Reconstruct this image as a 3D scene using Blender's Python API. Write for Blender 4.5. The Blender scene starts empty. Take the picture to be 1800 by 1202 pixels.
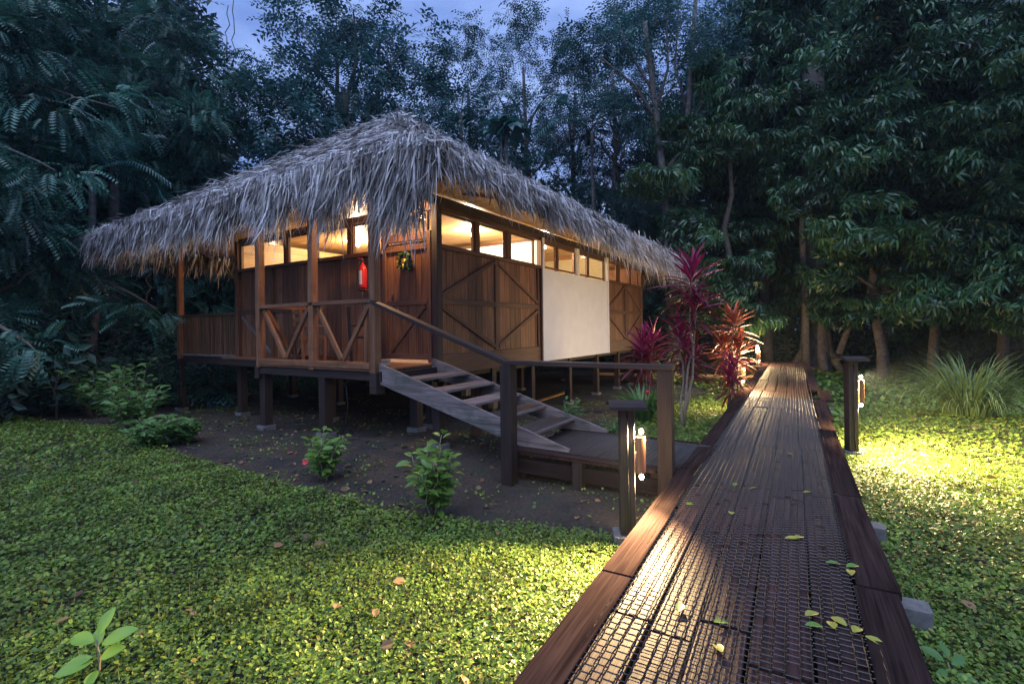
import bpy, math, random
import numpy as np
from mathutils import Vector, Matrix
rng = np.random.default_rng(7)
rd = random.Random(7)
S = bpy.context.scene
COL = S.collection

# ------------------------------------------------------------------ camera, sky, light, exposure
EYE = 1.66; F = 862.0
ROLL = math.radians(0.71)
cam = bpy.data.cameras.new('camera'); camo = bpy.data.objects.new('camera', cam); COL.objects.link(camo)
cam.sensor_width = 36; cam.lens = F/1800*36; cam.shift_y = -24/1800
cam.clip_start = 0.05; cam.clip_end = 600
camo.location = (0, 0, EYE)
camo.rotation_euler = (Matrix.Rotation(ROLL, 3, 'Y') @ Matrix.Rotation(math.radians(90), 3, 'X')).to_euler()
S.camera = camo
S.view_settings.view_transform = 'Standard'; S.view_settings.look = 'None'
S.view_settings.gamma = 1; S.view_settings.exposure = 0.35
S.view_settings.use_curve_mapping = False
S.cycles.use_denoising = True
S.cycles.max_bounces = 5; S.cycles.diffuse_bounces = 2; S.cycles.volume_bounces = 0
S.cycles.use_adaptive_sampling = True; S.cycles.adaptive_threshold = .025
S.cycles.diffuse_bounces = 2; S.cycles.glossy_bounces = 2
S.cycles.transmission_bounces = 3; S.cycles.transparent_max_bounces = 8
S.cycles.sample_clamp_indirect = 3.0
S.cycles.use_light_tree = True

W = bpy.data.worlds.new('World'); S.world = W; W.use_nodes = True
wn = W.node_tree; wn.nodes.clear()
def wnode(t, **k):
    n = wn.nodes.new(t)
    for a, b in k.items(): setattr(n, a, b)
    return n
SUN_EL, SUN_AZ = math.radians(62), math.radians(200)
wout = wnode('ShaderNodeOutputWorld'); wbg = wnode('ShaderNodeBackground')
sky = wnode('ShaderNodeTexSky', sky_type='NISHITA', sun_disc=False)
sky.sun_elevation = math.radians(1.0); sky.sun_rotation = SUN_AZ; sky.air_density = 1.3; sky.ozone_density = 5.0
tc = wnode('ShaderNodeTexCoord'); mp = wnode('ShaderNodeMapping'); mp.inputs['Scale'].default_value = (1, 1, 3.0)
nz = wnode('ShaderNodeTexNoise'); nz.inputs['Scale'].default_value = 2.2; nz.inputs['Detail'].default_value = 6; nz.inputs['Roughness'].default_value = .55
cr = wnode('ShaderNodeValToRGB')
cr.color_ramp.elements[0].position = .34; cr.color_ramp.elements[0].color = (.085, .16, .44, 1)
cr.color_ramp.elements[1].position = .64; cr.color_ramp.elements[1].color = (.30, .42, .76, 1)
mx = wnode('ShaderNodeMix', data_type='RGBA', blend_type='MIX'); mx.inputs[0].default_value = .93
skm = wnode('ShaderNodeMix', data_type='RGBA', blend_type='MULTIPLY'); skm.inputs[0].default_value = 1; skm.inputs[7].default_value = (.12, .12, .12, 1)
wn.links.new(tc.outputs['Generated'], mp.inputs['Vector']); wn.links.new(mp.outputs[0], nz.inputs['Vector'])
wn.links.new(nz.outputs['Fac'], cr.inputs['Fac']); wn.links.new(sky.outputs[0], skm.inputs[6])
wn.links.new(skm.outputs[2], mx.inputs[6]); wn.links.new(cr.outputs[0], mx.inputs[7])
wn.links.new(mx.outputs[2], wbg.inputs['Color']); wn.links.new(wbg.outputs[0], wout.inputs['Surface'])
wbg.inputs['Strength'].default_value = 1.3

sl = bpy.data.lights.new('sun', 'SUN'); sl.energy = 1.9; sl.angle = math.radians(70); sl.color = (.66, .78, 1.0)
so = bpy.data.objects.new('sun', sl); COL.objects.link(so)
sd = Vector((math.sin(SUN_AZ)*math.cos(SUN_EL), math.cos(SUN_AZ)*math.cos(SUN_EL), math.sin(SUN_EL)))
so.rotation_euler = sd.to_track_quat('Z', 'Y').to_euler(); so.location = (0, 0, 30)

LAMP_COL = (1.0, .70, .34)

# ------------------------------------------------------------------ helpers
def at(px, Y):                       # sideways distance of a picture column at depth Y
    return (px-900)/F*Y
def sstep(a, b, x):
    t = np.clip((x-a)/(b-a), 0, 1); return t*t*(3-2*t)
def gz(x, y):                        # height of the ground
    x = np.asarray(x, float); y = np.asarray(y, float)
    g = .05*np.exp(-((x+1.5)**2+(y-6.7)**2)/4) - .36*sstep(7.0, 14.0, y) - .10*np.exp(-((x+.1)**2+(y-5.2)**2)/.8)
    g = g + .03*np.sin(x*.9+1.3)*np.cos(y*.7) + .012*np.sin(x*3.1)*np.sin(y*2.7+.5)
    return g
def gzf(x, y): return float(gz(x, y))

def tag(o, label=None, cat=None, group=None, kind=None):
    if label: o['label'] = label
    if cat: o['category'] = cat
    if group: o['group'] = group
    if kind: o['kind'] = kind
    return o
def link(name, data, parent=None, loc=None, mat=None):
    o = bpy.data.objects.new(name, data); COL.objects.link(o)
    if parent is not None: o.parent = parent
    if loc is not None: o.location = loc
    return o
def empty(name, loc=(0, 0, 0), rz=0, parent=None):
    o = bpy.data.objects.new(name, None); COL.objects.link(o)
    o.location = loc; o.rotation_euler = (0, 0, rz); o.empty_display_size = .1
    if parent is not None: o.parent = parent
    return o
def mesh_np(name, V, polys, mats, smooth=False, midx=None):
    """V (n,3); polys: list of int arrays, each (m,k)"""
    me = bpy.data.meshes.new(name)
    V = np.asarray(V, np.float32)
    polys = [np.asarray(p, np.int32) for p in polys if len(p)]
    loops = np.concatenate([p.ravel() for p in polys])
    tot = np.concatenate([np.full(len(p), p.shape[1], np.int32) for p in polys])
    st = np.concatenate([[0], np.cumsum(tot)[:-1]]).astype(np.int32)
    me.vertices.add(len(V)); me.vertices.foreach_set('co', V.ravel())
    me.loops.add(len(loops)); me.loops.foreach_set('vertex_index', loops)
    me.polygons.add(len(tot)); me.polygons.foreach_set('loop_start', st)
    try: me.polygons.foreach_set('loop_total', tot)
    except Exception: pass
    if midx is not None: me.polygons.foreach_set('material_index', np.asarray(midx, np.int32))
    me.polygons.foreach_set('use_smooth', np.full(len(tot), bool(smooth)))
    for m in (mats if isinstance(mats, (list, tuple)) else [mats]): me.materials.append(m)
    me.update(calc_edges=True)
    return me
def norm(v): return v/np.maximum(np.linalg.norm(v, axis=-1, keepdims=True), 1e-9)
def scatter(T, quads, P, D, N, s, w=None):
    """copy template T (x along the leaf, y sideways, z up) to points P with direction D, normal N, scale s"""
    n = len(P); k = len(T)
    D = norm(D); Yv = norm(np.cross(N, D)); Z = np.cross(D, Yv)
    s = np.broadcast_to(np.asarray(s, float), (n,)); w = s if w is None else np.broadcast_to(w, (n,))
    V = (P[:, None, :] + T[None, :, 0:1]*s[:, None, None]*D[:, None, :] + T[None, :, 1:2]*w[:, None, None]*Yv[:, None, :]
         + T[None, :, 2:3]*s[:, None, None]*Z[:, None, :]).reshape(-1, 3)
    off = (np.arange(n)*k)[:, None, None]
    return V, [(q[None] + off).reshape(-1, q.shape[1]) for q in quads]
class Acc:
    def __init__(s): s.V = []; s.P = {}; s.n = 0
    def add(s, V, polys):
        for p in polys:
            s.P.setdefault(p.shape[1], []).append(np.asarray(p)+s.n)
        s.V.append(np.asarray(V, float)); s.n += len(V); return s
    def mesh(s, name, mats, smooth=False):
        return mesh_np(name, np.concatenate(s.V), [np.concatenate(v) for v in s.P.values()], mats, smooth)
_box = {}
def box_arr(w, h, L, c):
    x, y = w/2, h/2; c = min(c, x*.5, y*.5)
    ring = [(-x+c, -y), (x-c, -y), (x, -y+c), (x, y-c), (x-c, y), (-x+c, y), (-x, y-c), (-x, -y+c)]
    V = [(a, b, 0) for a, b in ring]+[(a, b, L) for a, b in ring]
    q = np.array([[i, (i+1) % 8, (i+1) % 8+8, i+8] for i in range(8)])
    caps = np.array([list(range(7, -1, -1)), list(range(8, 16))])
    return np.array(V, float), [q, caps]
def box_mesh(name, w, h, L, mat, c=.004):
    key = (name, round(w, 3), round(h, 3), round(L, 2), mat.name)
    if key not in _box:
        V, p = box_arr(w, h, L, c); _box[key] = mesh_np(name, V, p, mat)
    return _box[key]
def frame_from(d, up):
    z = Vector(d).normalized(); u = Vector(up)
    if abs(z.dot(u.normalized())) > .98: u = Vector((1, 0, 0)) if abs(z.x) < .9 else Vector((0, 1, 0))
    x = u.cross(z).normalized(); y = z.cross(x)
    return Matrix((x, y, z)).transposed()
def bar(name, p0, p1, w, h, mat, parent=None, up=(0, 0, 1), c=.004):
    """a timber from p0 to p1; h is measured along `up`, w across it"""
    p0 = Vector(p0); p1 = Vector(p1); L = (p1-p0).length
    o = link(name, box_mesh(name, w, h, L, mat, c), parent)
    m = frame_from(p1-p0, up).to_4x4(); m.translation = p0
    o.matrix_basis = m
    return o
def tube_arr(pts, rad, seg=8, wob=0):
    P = np.array(pts, float); n = len(P); rad = np.broadcast_to(rad, (n,)).astype(float)
    T = norm(np.gradient(P, axis=0)); ref = np.array([0, 0, 1.0]) if abs(T[0][2]) < .9 else np.array([1.0, 0, 0])
    V = []; X = norm(np.cross(ref, T[0]))
    for i in range(n):
        X = norm(X - T[i]*np.dot(X, T[i])); Y = np.cross(T[i], X)
        a = np.arange(seg)/seg*2*math.pi
        r = rad[i]*(1+wob*np.sin(a*3+i*.8)+wob*.7*np.sin(a*5+i*1.7))
        V.append(P[i]+np.cos(a)[:, None]*X*r[:, None]+np.sin(a)[:, None]*Y*r[:, None])
    V = np.concatenate(V); q = []
    for i in range(n-1):
        for j in range(seg): q.append([i*seg+j, i*seg+(j+1) % seg, (i+1)*seg+(j+1) % seg, (i+1)*seg+j])
    caps = np.array([list(range(seg))[::-1], list(range((n-1)*seg, n*seg))])
    return V, [np.array(q), caps]
def tube(name, pts, rad, mat, parent=None, seg=8, wob=0, smooth=True):
    V, p = tube_arr(pts, rad, seg, wob)
    return link(name, mesh_np(name, V, p, mat, smooth), parent)
def lathe(name, prof, mat, parent=None, loc=(0, 0, 0), seg=20):
    a = np.arange(seg)/seg*2*math.pi
    V = np.concatenate([np.stack([r*np.cos(a), r*np.sin(a), np.full(seg, z)], 1) for r, z in prof])
    q = [[i*seg+j, i*seg+(j+1) % seg, (i+1)*seg+(j+1) % seg, (i+1)*seg+j] for i in range(len(prof)-1) for j in range(seg)]
    caps = np.array([list(range(seg))[::-1], list(range((len(prof)-1)*seg, len(prof)*seg))])
    return link(name, mesh_np(name, V, [np.array(q), caps], mat, True), parent, loc)

# ------------------------------------------------------------------ materials
def mat(name):
    m = bpy.data.materials.new(name); m.use_nodes = True
    nt = m.node_tree; b = nt.nodes['Principled BSDF']
    return m, nt, b
def nd(nt, t, **k):
    n = nt.nodes.new(t)
    for a, b in k.items(): setattr(n, a, b)
    return n
def ramp(nt, fac, stops):
    r = nd(nt, 'ShaderNodeValToRGB'); nt.links.new(fac, r.inputs['Fac'])
    e = r.color_ramp.elements
    while len(e) < len(stops): e.new(.5)
    for i, (p, c) in enumerate(stops):
        e[i].position = p; e[i].color = (*c, 1)
    return r.outputs['Color']
def mixc(nt, fac, a, b, mode='MIX'):
    m = nd(nt, 'ShaderNodeMix', data_type='RGBA', blend_type=mode)
    for s, v in ((0, fac), (6, a), (7, b)):
        if hasattr(v, 'is_linked'): nt.links.new(v, m.inputs[s])
        else: m.inputs[s].default_value = v if s == 0 else (*v, 1)
    return m.outputs[2]
def wood(name, dark, light, rough=.6, scale=1.0, tint=.35, bump=.25, spec=.35, stain=None, stain_amt=.0):
    m, nt, b = mat(name)
    tcn = nd(nt, 'ShaderNodeTexCoord'); oi = nd(nt, 'ShaderNodeObjectInfo')
    off = nd(nt, 'ShaderNodeVectorMath', operation='SCALE'); off.inputs[0].default_value = (37, 53, 71)
    nt.links.new(oi.outputs['Random'], off.inputs['Scale'])
    ad = nd(nt, 'ShaderNodeVectorMath', operation='ADD'); nt.links.new(tcn.outputs['Object'], ad.inputs[0]); nt.links.new(off.outputs[0], ad.inputs[1])
    mpn = nd(nt, 'ShaderNodeMapping'); mpn.inputs['Scale'].default_value = (22*scale, 22*scale, 1.1*scale)
    nt.links.new(ad.outputs[0], mpn.inputs['Vector'])
    n1 = nd(nt, 'ShaderNodeTexNoise'); n1.inputs['Scale'].default_value = 1.0; n1.inputs['Detail'].default_value = 5; n1.inputs['Distortion'].default_value = .6
    nt.links.new(mpn.outputs[0], n1.inputs['Vector'])
    mp2 = nd(nt, 'ShaderNodeMapping'); mp2.inputs['Scale'].default_value = (120*scale, 120*scale, 2.5*scale)
    nt.links.new(ad.outputs[0], mp2.inputs['Vector'])
    n2 = nd(nt, 'ShaderNodeTexNoise'); n2.inputs['Scale'].default_value = 1.0; n2.inputs['Detail'].default_value = 2
    nt.links.new(mp2.outputs[0], n2.inputs['Vector'])
    c = ramp(nt, n1.outputs['Fac'], [(.3, dark), (.68, light)])
    g = ramp(nt, n2.outputs['Fac'], [(.35, (.62, .62, .62)), (.6, (1.1, 1.1, 1.1))])
    c = mixc(nt, 1.0, c, g, 'MULTIPLY')
    tv = nd(nt, 'ShaderNodeMapRange'); nt.links.new(oi.outputs['Random'], tv.inputs[0]); tv.inputs[3].default_value = 1-tint; tv.inputs[4].default_value = 1+tint
    hsv = nd(nt, 'ShaderNodeHueSaturation'); nt.links.new(c, hsv.inputs['Color']); nt.links.new(tv.outputs[0], hsv.inputs['Value'])
    c = hsv.outputs['Color']
    if stain is not None:
        n3 = nd(nt, 'ShaderNodeTexNoise'); n3.inputs['Scale'].default_value = 3.5; n3.inputs['Detail'].default_value = 6
        geo = nd(nt, 'ShaderNodeNewGeometry'); nt.links.new(geo.outputs['Position'], n3.inputs['Vector'])
        f = nd(nt, 'ShaderNodeMapRange'); nt.links.new(n3.outputs['Fac'], f.inputs[0]); f.inputs[1].default_value = .5; f.inputs[2].default_value = .72; f.inputs[4].default_value = stain_amt
        c = mixc(nt, f.outputs[0], c, stain)
    nt.links.new(c, b.inputs['Base Color'])
    rr = nd(nt, 'ShaderNodeMapRange'); nt.links.new(n1.outputs['Fac'], rr.inputs[0]); rr.inputs[3].default_value = rough-.12; rr.inputs[4].default_value = rough+.15
    nt.links.new(rr.outputs[0], b.inputs['Roughness']); b.inputs['Specular IOR Level'].default_value = spec
    bp = nd(nt, 'ShaderNodeBump'); bp.inputs['Strength'].default_value = bump; bp.inputs['Distance'].default_value = .004
    nt.links.new(n2.outputs['Fac'], bp.inputs['Height']); nt.links.new(bp.outputs[0], b.inputs['Normal'])
    return m
def plain(name, col, rough=.5, metal=0, bump=0, bscale=30, var=.25, spec=.5):
    m, nt, b = mat(name)
    geo = nd(nt, 'ShaderNodeTexCoord'); n1 = nd(nt, 'ShaderNodeTexNoise'); n1.inputs['Scale'].default_value = bscale; n1.inputs['Detail'].default_value = 5
    nt.links.new(geo.outputs['Object'], n1.inputs['Vector'])
    c = ramp(nt, n1.outputs['Fac'], [(.3, tuple(x*(1-var) for x in col)), (.7, tuple(min(1, x*(1+var)) for x in col))])
    nt.links.new(c, b.inputs['Base Color']); b.inputs['Roughness'].default_value = rough; b.inputs['Metallic'].default_value = metal
    b.inputs['Specular IOR Level'].default_value = spec
    if bump:
        bp = nd(nt, 'ShaderNodeBump'); bp.inputs['Strength'].default_value = bump; bp.inputs['Distance'].default_value = .01
        nt.links.new(n1.outputs['Fac'], bp.inputs['Height']); nt.links.new(bp.outputs[0], b.inputs['Normal'])
    return m
def leafm(name, a, bcol, rough=.45, trans=.35, spec=.4, dead=None, deadf=.04, patch=None):
    m, nt, b = mat(name)
    geo = nd(nt, 'ShaderNodeNewGeometry')
    c = ramp(nt, geo.outputs['Random Per Island'], [(0, a), (1, bcol)] if dead is None else [(0, a), (1-deadf-.01, bcol), (1-deadf, dead)])
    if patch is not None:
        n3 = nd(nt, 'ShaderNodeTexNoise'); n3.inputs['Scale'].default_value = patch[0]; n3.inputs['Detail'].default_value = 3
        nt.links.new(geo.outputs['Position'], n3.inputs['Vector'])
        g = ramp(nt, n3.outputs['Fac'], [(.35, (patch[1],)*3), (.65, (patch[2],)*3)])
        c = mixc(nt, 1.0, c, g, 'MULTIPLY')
    nt.links.new(c, b.inputs['Base Color']); b.inputs['Roughness'].default_value = rough; b.inputs['Specular IOR Level'].default_value = spec
    if trans > 0:
        tr = nd(nt, 'ShaderNodeBsdfTranslucent'); nt.links.new(c, tr.inputs['Color'])
        ms = nd(nt, 'ShaderNodeMixShader'); ms.inputs[0].default_value = trans
        out = nt.nodes['Material Output']
        nt.links.new(b.outputs[0], ms.inputs[1]); nt.links.new(tr.outputs[0], ms.inputs[2]); nt.links.new(ms.outputs[0], out.inputs['Surface'])
    return m
def emis(name, col, st):
    m, nt, b = mat(name); b.inputs['Base Color'].default_value = (*col, 1)
    b.inputs['Emission Color'].default_value = (*col, 1); b.inputs['Emission Strength'].default_value = st
    return m

M = {}
M['wall'] = wood('wall boards', (.10, .036, .016), (.30, .125, .050), .55, tint=.42, stain=(.10, .05, .03), stain_amt=.5)
M['frame'] = wood('frame timber', (.085, .036, .020), (.17, .076, .040), .55, tint=.2)
M['post'] = wood('dark post timber', (.018, .011, .010), (.048, .027, .022), .6, tint=.2)
M['porch'] = wood('porch timber', (.15, .062, .028), (.30, .135, .062), .55, tint=.15, stain=(.05, .03, .02), stain_amt=.5)
M['weathered'] = wood('weathered grey stair timber', (.105, .078, .072), (.27, .215, .205), .7, tint=.15, stain=(.07, .085, .06), stain_amt=.75)
M['walk'] = wood('wet walkway boards', (.024, .012, .012), (.075, .036, .032), .54, tint=.32, stain=(.03, .018, .016), stain_amt=.7, spec=.16, bump=.5)
M['walkedge'] = wood('wet walkway edge boards', (.019, .012, .012), (.050, .031, .028), .66, tint=.2, stain=(.035, .022, .02), stain_amt=.6, spec=.0)
M['ceiling'] = wood('honey coloured ceiling boards', (.36, .19, .075), (.56, .33, .14), .45, scale=.35, tint=.12)
M['plaster'] = plain('white plaster', (.74, .71, .66), .7, var=.05, bscale=3, bump=.1)
M['inner'] = plain('cream inner wall', (.62, .50, .30), .7, var=.05, bscale=3)
M['bamboo'] = wood('brown bamboo slats', (.085, .045, .022), (.21, .115, .055), .5, tint=.45)
M['lamp'] = wood('lamp log', (.16, .06, .03), (.30, .13, .07), .5, tint=.2)
M['concrete'] = plain('footing concrete', (.15, .14, .135), .85, bump=.5, bscale=25)
M['dark'] = plain('dark underside', (.045, .03, .022), .8)
M['wire'] = plain('black wire netting', (.022, .017, .016), .32, var=.1, spec=.7)
M['bulb'] = emis('lamp bulb', (1.0, .72, .38), 60)
M['ceilbulb'] = emis('ceiling bulb', (1.0, .88, .68), 60)
M['red'] = plain('red enamel', (.55, .02, .025), .3, var=.08)
M['white'] = plain('paper label', (.7, .66, .58), .6, var=.1)
M['black'] = plain('black rubber', (.02, .02, .02), .5)
M['mirror'] = plain('dark picture', (.10, .06, .04), .35)
M['bark'] = plain('pale bark', (.12, .10, .09), .85, bump=1.0, bscale=9, var=.5)
M['barkdark'] = plain('dark bark', (.085, .068, .055), .9, bump=1.0, bscale=9, var=.5)
M['stem'] = plain('plant stem', (.22, .17, .12), .8, bump=.6, bscale=40, var=.4)
M['rope'] = plain('pale rope', (.42, .33, .22), .85, bump=1, bscale=80)
# soil
m, nt, b = mat('soil'); M['soil'] = m
geo = nd(nt, 'ShaderNodeNewGeometry')
n1 = nd(nt, 'ShaderNodeTexNoise'); n1.inputs['Scale'].default_value = 1.6; n1.inputs['Detail'].default_value = 8
n2 = nd(nt, 'ShaderNodeTexNoise'); n2.inputs['Scale'].default_value = 26; n2.inputs['Detail'].default_value = 6
for n in (n1, n2): nt.links.new(geo.outputs['Position'], n.inputs['Vector'])
c = ramp(nt, n1.outputs['Fac'], [(.35, (.022, .016, .013)), (.55, (.046, .031, .022)), (.72, (.026, .034, .017))])
g = ramp(nt, n2.outputs['Fac'], [(.35, (.5, .5, .5)), (.68, (1.35, 1.35, 1.35))])
nt.links.new(mixc(nt, 1, c, g, 'MULTIPLY'), b.inputs['Base Color']); b.inputs['Roughness'].default_value = .9
bp = nd(nt, 'ShaderNodeBump'); bp.inputs['Strength'].default_value = .8; bp.inputs['Distance'].default_value = .03
nt.links.new(n2.outputs['Fac'], bp.inputs['Height']); nt.links.new(bp.outputs[0], b.inputs['Normal'])
# thatch
m, nt, b = mat('dry palm thatch'); M['thatch'] = m
geo = nd(nt, 'ShaderNodeNewGeometry')
c = ramp(nt, geo.outputs['Random Per Island'], [(0, (.085, .07, .065)), (.3, (.27, .245, .235)), (.7, (.55, .51, .50)), (1, (.76, .72, .72))])
n3 = nd(nt, 'ShaderNodeTexNoise'); n3.inputs['Scale'].default_value = 2.3; n3.inputs['Detail'].default_value = 5
nt.links.new(geo.outputs['Position'], n3.inputs['Vector'])
c = mixc(nt, 1.0, c, ramp(nt, n3.outputs['Fac'], [(.32, (.42, .38, .34)), (.55, (1, 1, 1)), (.75, (1.25, 1.25, 1.3))]), 'MULTIPLY')
nt.links.new(c, b.inputs['Base Color']); b.inputs['Roughness'].default_value = .62
M['thatchbase'] = plain('thatch underlayer', (.07, .052, .038), .9, bump=1, bscale=20)
# glass
m, nt, b = mat('window glass'); M['glass'] = m
nt.nodes.remove(b)
t = nd(nt, 'ShaderNodeBsdfTransparent'); t.inputs[0].default_value = (.94, .95, .94, 1)
g = nd(nt, 'ShaderNodeBsdfGlossy'); g.inputs['Roughness'].default_value = .03
lw = nd(nt, 'ShaderNodeLayerWeight'); lw.inputs[0].default_value = .5
pw = nd(nt, 'ShaderNodeMath', operation='POWER'); nt.links.new(lw.outputs['Facing'], pw.inputs[0]); pw.inputs[1].default_value = 4
fr = nd(nt, 'ShaderNodeMath', operation='MULTIPLY'); nt.links.new(pw.outputs[0], fr.inputs[0]); fr.inputs[1].default_value = .5
ms = nd(nt, 'ShaderNodeMixShader'); nt.links.new(fr.outputs[0], ms.inputs[0]); nt.links.new(t.outputs[0], ms.inputs[1]); nt.links.new(g.outputs[0], ms.inputs[2])
nt.links.new(ms.outputs[0], nt.nodes['Material Output'].inputs['Surface'])
# leaves
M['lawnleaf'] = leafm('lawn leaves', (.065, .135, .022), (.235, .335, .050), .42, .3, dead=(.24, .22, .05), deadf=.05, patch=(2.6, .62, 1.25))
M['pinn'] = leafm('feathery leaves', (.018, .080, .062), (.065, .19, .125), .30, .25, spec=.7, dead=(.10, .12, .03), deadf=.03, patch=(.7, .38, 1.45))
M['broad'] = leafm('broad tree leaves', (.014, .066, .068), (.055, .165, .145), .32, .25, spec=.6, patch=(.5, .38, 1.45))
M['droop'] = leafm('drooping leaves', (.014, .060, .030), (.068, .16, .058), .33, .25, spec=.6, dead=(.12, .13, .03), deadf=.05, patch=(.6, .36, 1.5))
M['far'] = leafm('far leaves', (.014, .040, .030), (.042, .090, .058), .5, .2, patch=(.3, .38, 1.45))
M['shrub'] = leafm('shrub leaves', (.045, .125, .035), (.13, .25, .06), .36, .25, dead=(.30, .26, .05), deadf=.03)
M['hib'] = leafm('glossy garden leaves', (.07, .16, .03), (.17, .29, .05), .32, .25, dead=(.40, .17, .06), deadf=.03)
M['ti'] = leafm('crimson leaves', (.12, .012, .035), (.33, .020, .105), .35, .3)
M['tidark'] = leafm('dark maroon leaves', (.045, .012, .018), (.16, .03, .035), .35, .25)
M['tiorange'] = leafm('orange red leaves', (.20, .045, .02), (.42, .10, .05), .35, .3)
M['blade'] = leafm('grass blades', (.06, .12, .04), (.16, .24, .08), .45, .3)
M['fresh'] = leafm('fresh seedling leaves', (.22, .42, .05), (.34, .52, .08), .32, .35)
M['fallen'] = leafm('yellowed fallen leaf', (.24, .28, .05), (.42, .36, .06), .45, .1)
M['fallengreen'] = leafm('fresh fallen leaf', (.10, .20, .04), (.16, .28, .05), .45, .1)
M['flower'] = plain('red petals', (.6, .02, .03), .5)
M['yellow'] = plain('yellow dried flowers', (.55, .42, .08), .6)

# ------------------------------------------------------------------ walkway frame and masks
A = math.radians(29.9); WO = np.array([.787, 1.885])
WD = np.array([math.sin(A), math.cos(A)]); WS = np.array([math.cos(A), -math.sin(A)])   # along, to the right
HW = .71; WZ = .28
def wp(w, s, z=WZ):
    p = WO+WD*w+WS*s; return (p[0], p[1], z)
HA = math.radians(32.05); HC = np.array([-1.256, 8.12])
HU = np.array([math.sin(HA), math.cos(HA)]); HV = np.array([-math.cos(HA), math.sin(HA)])
def hp(u, v, z=0):
    p = HC+HU*u+HV*v; return (float(p[0]), float(p[1]), z)
def wcoord(x, y):
    return (x-WO[0])*WD[0]+(y-WO[1])*WD[1], (x-WO[0])*WS[0]+(y-WO[1])*WS[1]
def hcoord(x, y):
    return (x-HC[0])*HU[0]+(y-HC[1])*HU[1], (x-HC[0])*HV[0]+(y-HC[1])*HV[1]
def unproj(px, py, z):
    xr, yr = px-900, 577-py
    c, s = math.cos(ROLL), math.sin(ROLL)
    X, Z = xr*c-yr*(-s)*0 - yr*s*1 if False else xr*c - yr*(-s), yr*c - xr*s
    Y = (z-EYE)*F/Z
    return X/F*Y, Y
BED = [unproj(px, py, 0) for px, py in [(-60, 700), (130, 742), (205, 752), (300, 797), (420, 838), (530, 866), (620, 884), (700, 902), (800, 912), (930, 915), (1010, 925), (1100, 945)]]
BED += [(1.3, 4.2), (2.3, 5.6), (.9, 7.2), (1.7, 8.3), (6.0, 15.0), (6, 24), (-24, 24), (-24, 14)]
BEDA = np.array(BED)
def in_poly(x, y, P):
    ins = np.zeros(x.shape, bool); n = len(P)
    for i in range(n):
        x0, y0 = P[i]; x1, y1 = P[(i+1) % n]
        c = ((y0 > y) != (y1 > y)) & (x < (x1-x0)*(y-y0)/((y1-y0) if y1 != y0 else 1e-9)+x0)
        ins ^= c
    return ins

# ------------------------------------------------------------------ ground
gx = np.concatenate([np.linspace(-90, -14, 20), np.linspace(-13.7, 16, 100), np.linspace(17, 90, 20)])
gy = np.concatenate([np.linspace(-40, -2, 12), np.linspace(-1.6, 22, 80), np.linspace(23, 120, 20)])
GX, GY = np.meshgrid(gx, gy); V = np.stack([GX, GY, gz(GX, GY)], -1).reshape(-1, 3)
nx, ny = len(gx), len(gy)
i = (np.arange(ny-1)[:, None]*nx+np.arange(nx-1)[None]).ravel()
tag(link('ground', mesh_np('ground', V, [np.stack([i, i+1, i+nx+1, i+nx], 1)], M['soil'], True)), kind='structure')

# lawn of small rounded leaves
LEAF = np.array([(0, 0, 0), (.35, .36, .06), (.8, .30, .05), (1, 0, -.06), (.8, -.30, .05), (.35, -.36, .06)], float)
LEAFQ = [np.array([[0, 5, 4, 3], [0, 3, 2, 1]])]
LEAF4 = np.array([(0, 0, 0), (.5, .40, .08), (1, 0, 0), (.5, -.40, .08)], float)
LEAF4Q = [np.array([[0, 3, 2, 1]])]
def lawn_pts(n, r0, r1, a0=-66, a1=66):
    r = np.sqrt(rng.uniform(r0*r0, r1*r1, n)); a = np.radians(rng.uniform(a0, a1, n))
    return r*np.sin(a), r*np.cos(a)
acc = Acc()
for r0, r1, dens, size, hi in ((1.0, 4.0, 7000, .0215, .055), (4.0, 8.0, 3200, .028, .060), (8.0, 14, 900, .046, .07), (14, 32, 110, .12, .08)):
    area = math.radians(132)/2*(r1*r1-r0*r0); n = int(area*dens)
    x, y = lawn_pts(n, r0, r1)
    w, s = wcoord(x, y)
    keep = ~in_poly(x, y, BEDA+0.0) & ~((np.abs(s) < HW-.03) & (w > -3) & (w < 18.8))
    hu, hv = hcoord(x, y)
    keep &= ~((hu > -1.75) & (hu < .0) & (hv < -2.3) & (hv > -4.6))
    keep &= ~((y > 22) & (np.abs(x) > -1) & (rng.random(n) < .5))
    x, y = x[keep], y[keep]; n = len(x)
    z = gz(x, y)+rng.uniform(.004, hi, n)+.014*np.sin(x*9)*np.sin(y*8)
    a = rng.uniform(0, 2*math.pi, n); t = rng.normal(.15, .35, n)
    D = np.stack([np.cos(a)*np.cos(t), np.sin(a)*np.cos(t), np.sin(t)], 1)
    N = norm(np.stack([rng.normal(0, .38, n), rng.normal(0, .38, n), np.ones(n)], 1))
    T, Q = (LEAF, LEAFQ) if r1 <= 8 else (LEAF4, LEAF4Q)
    acc.add(*scatter(T, Q, np.stack([x, y, z], 1), D, N, size*rng.uniform(.7, 1.4, n)))
tag(link('lawn', acc.mesh('lawn', M['lawnleaf'])), 'low green lawn of small rounded leaves around the walkway', 'lawn', kind='stuff')
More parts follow.
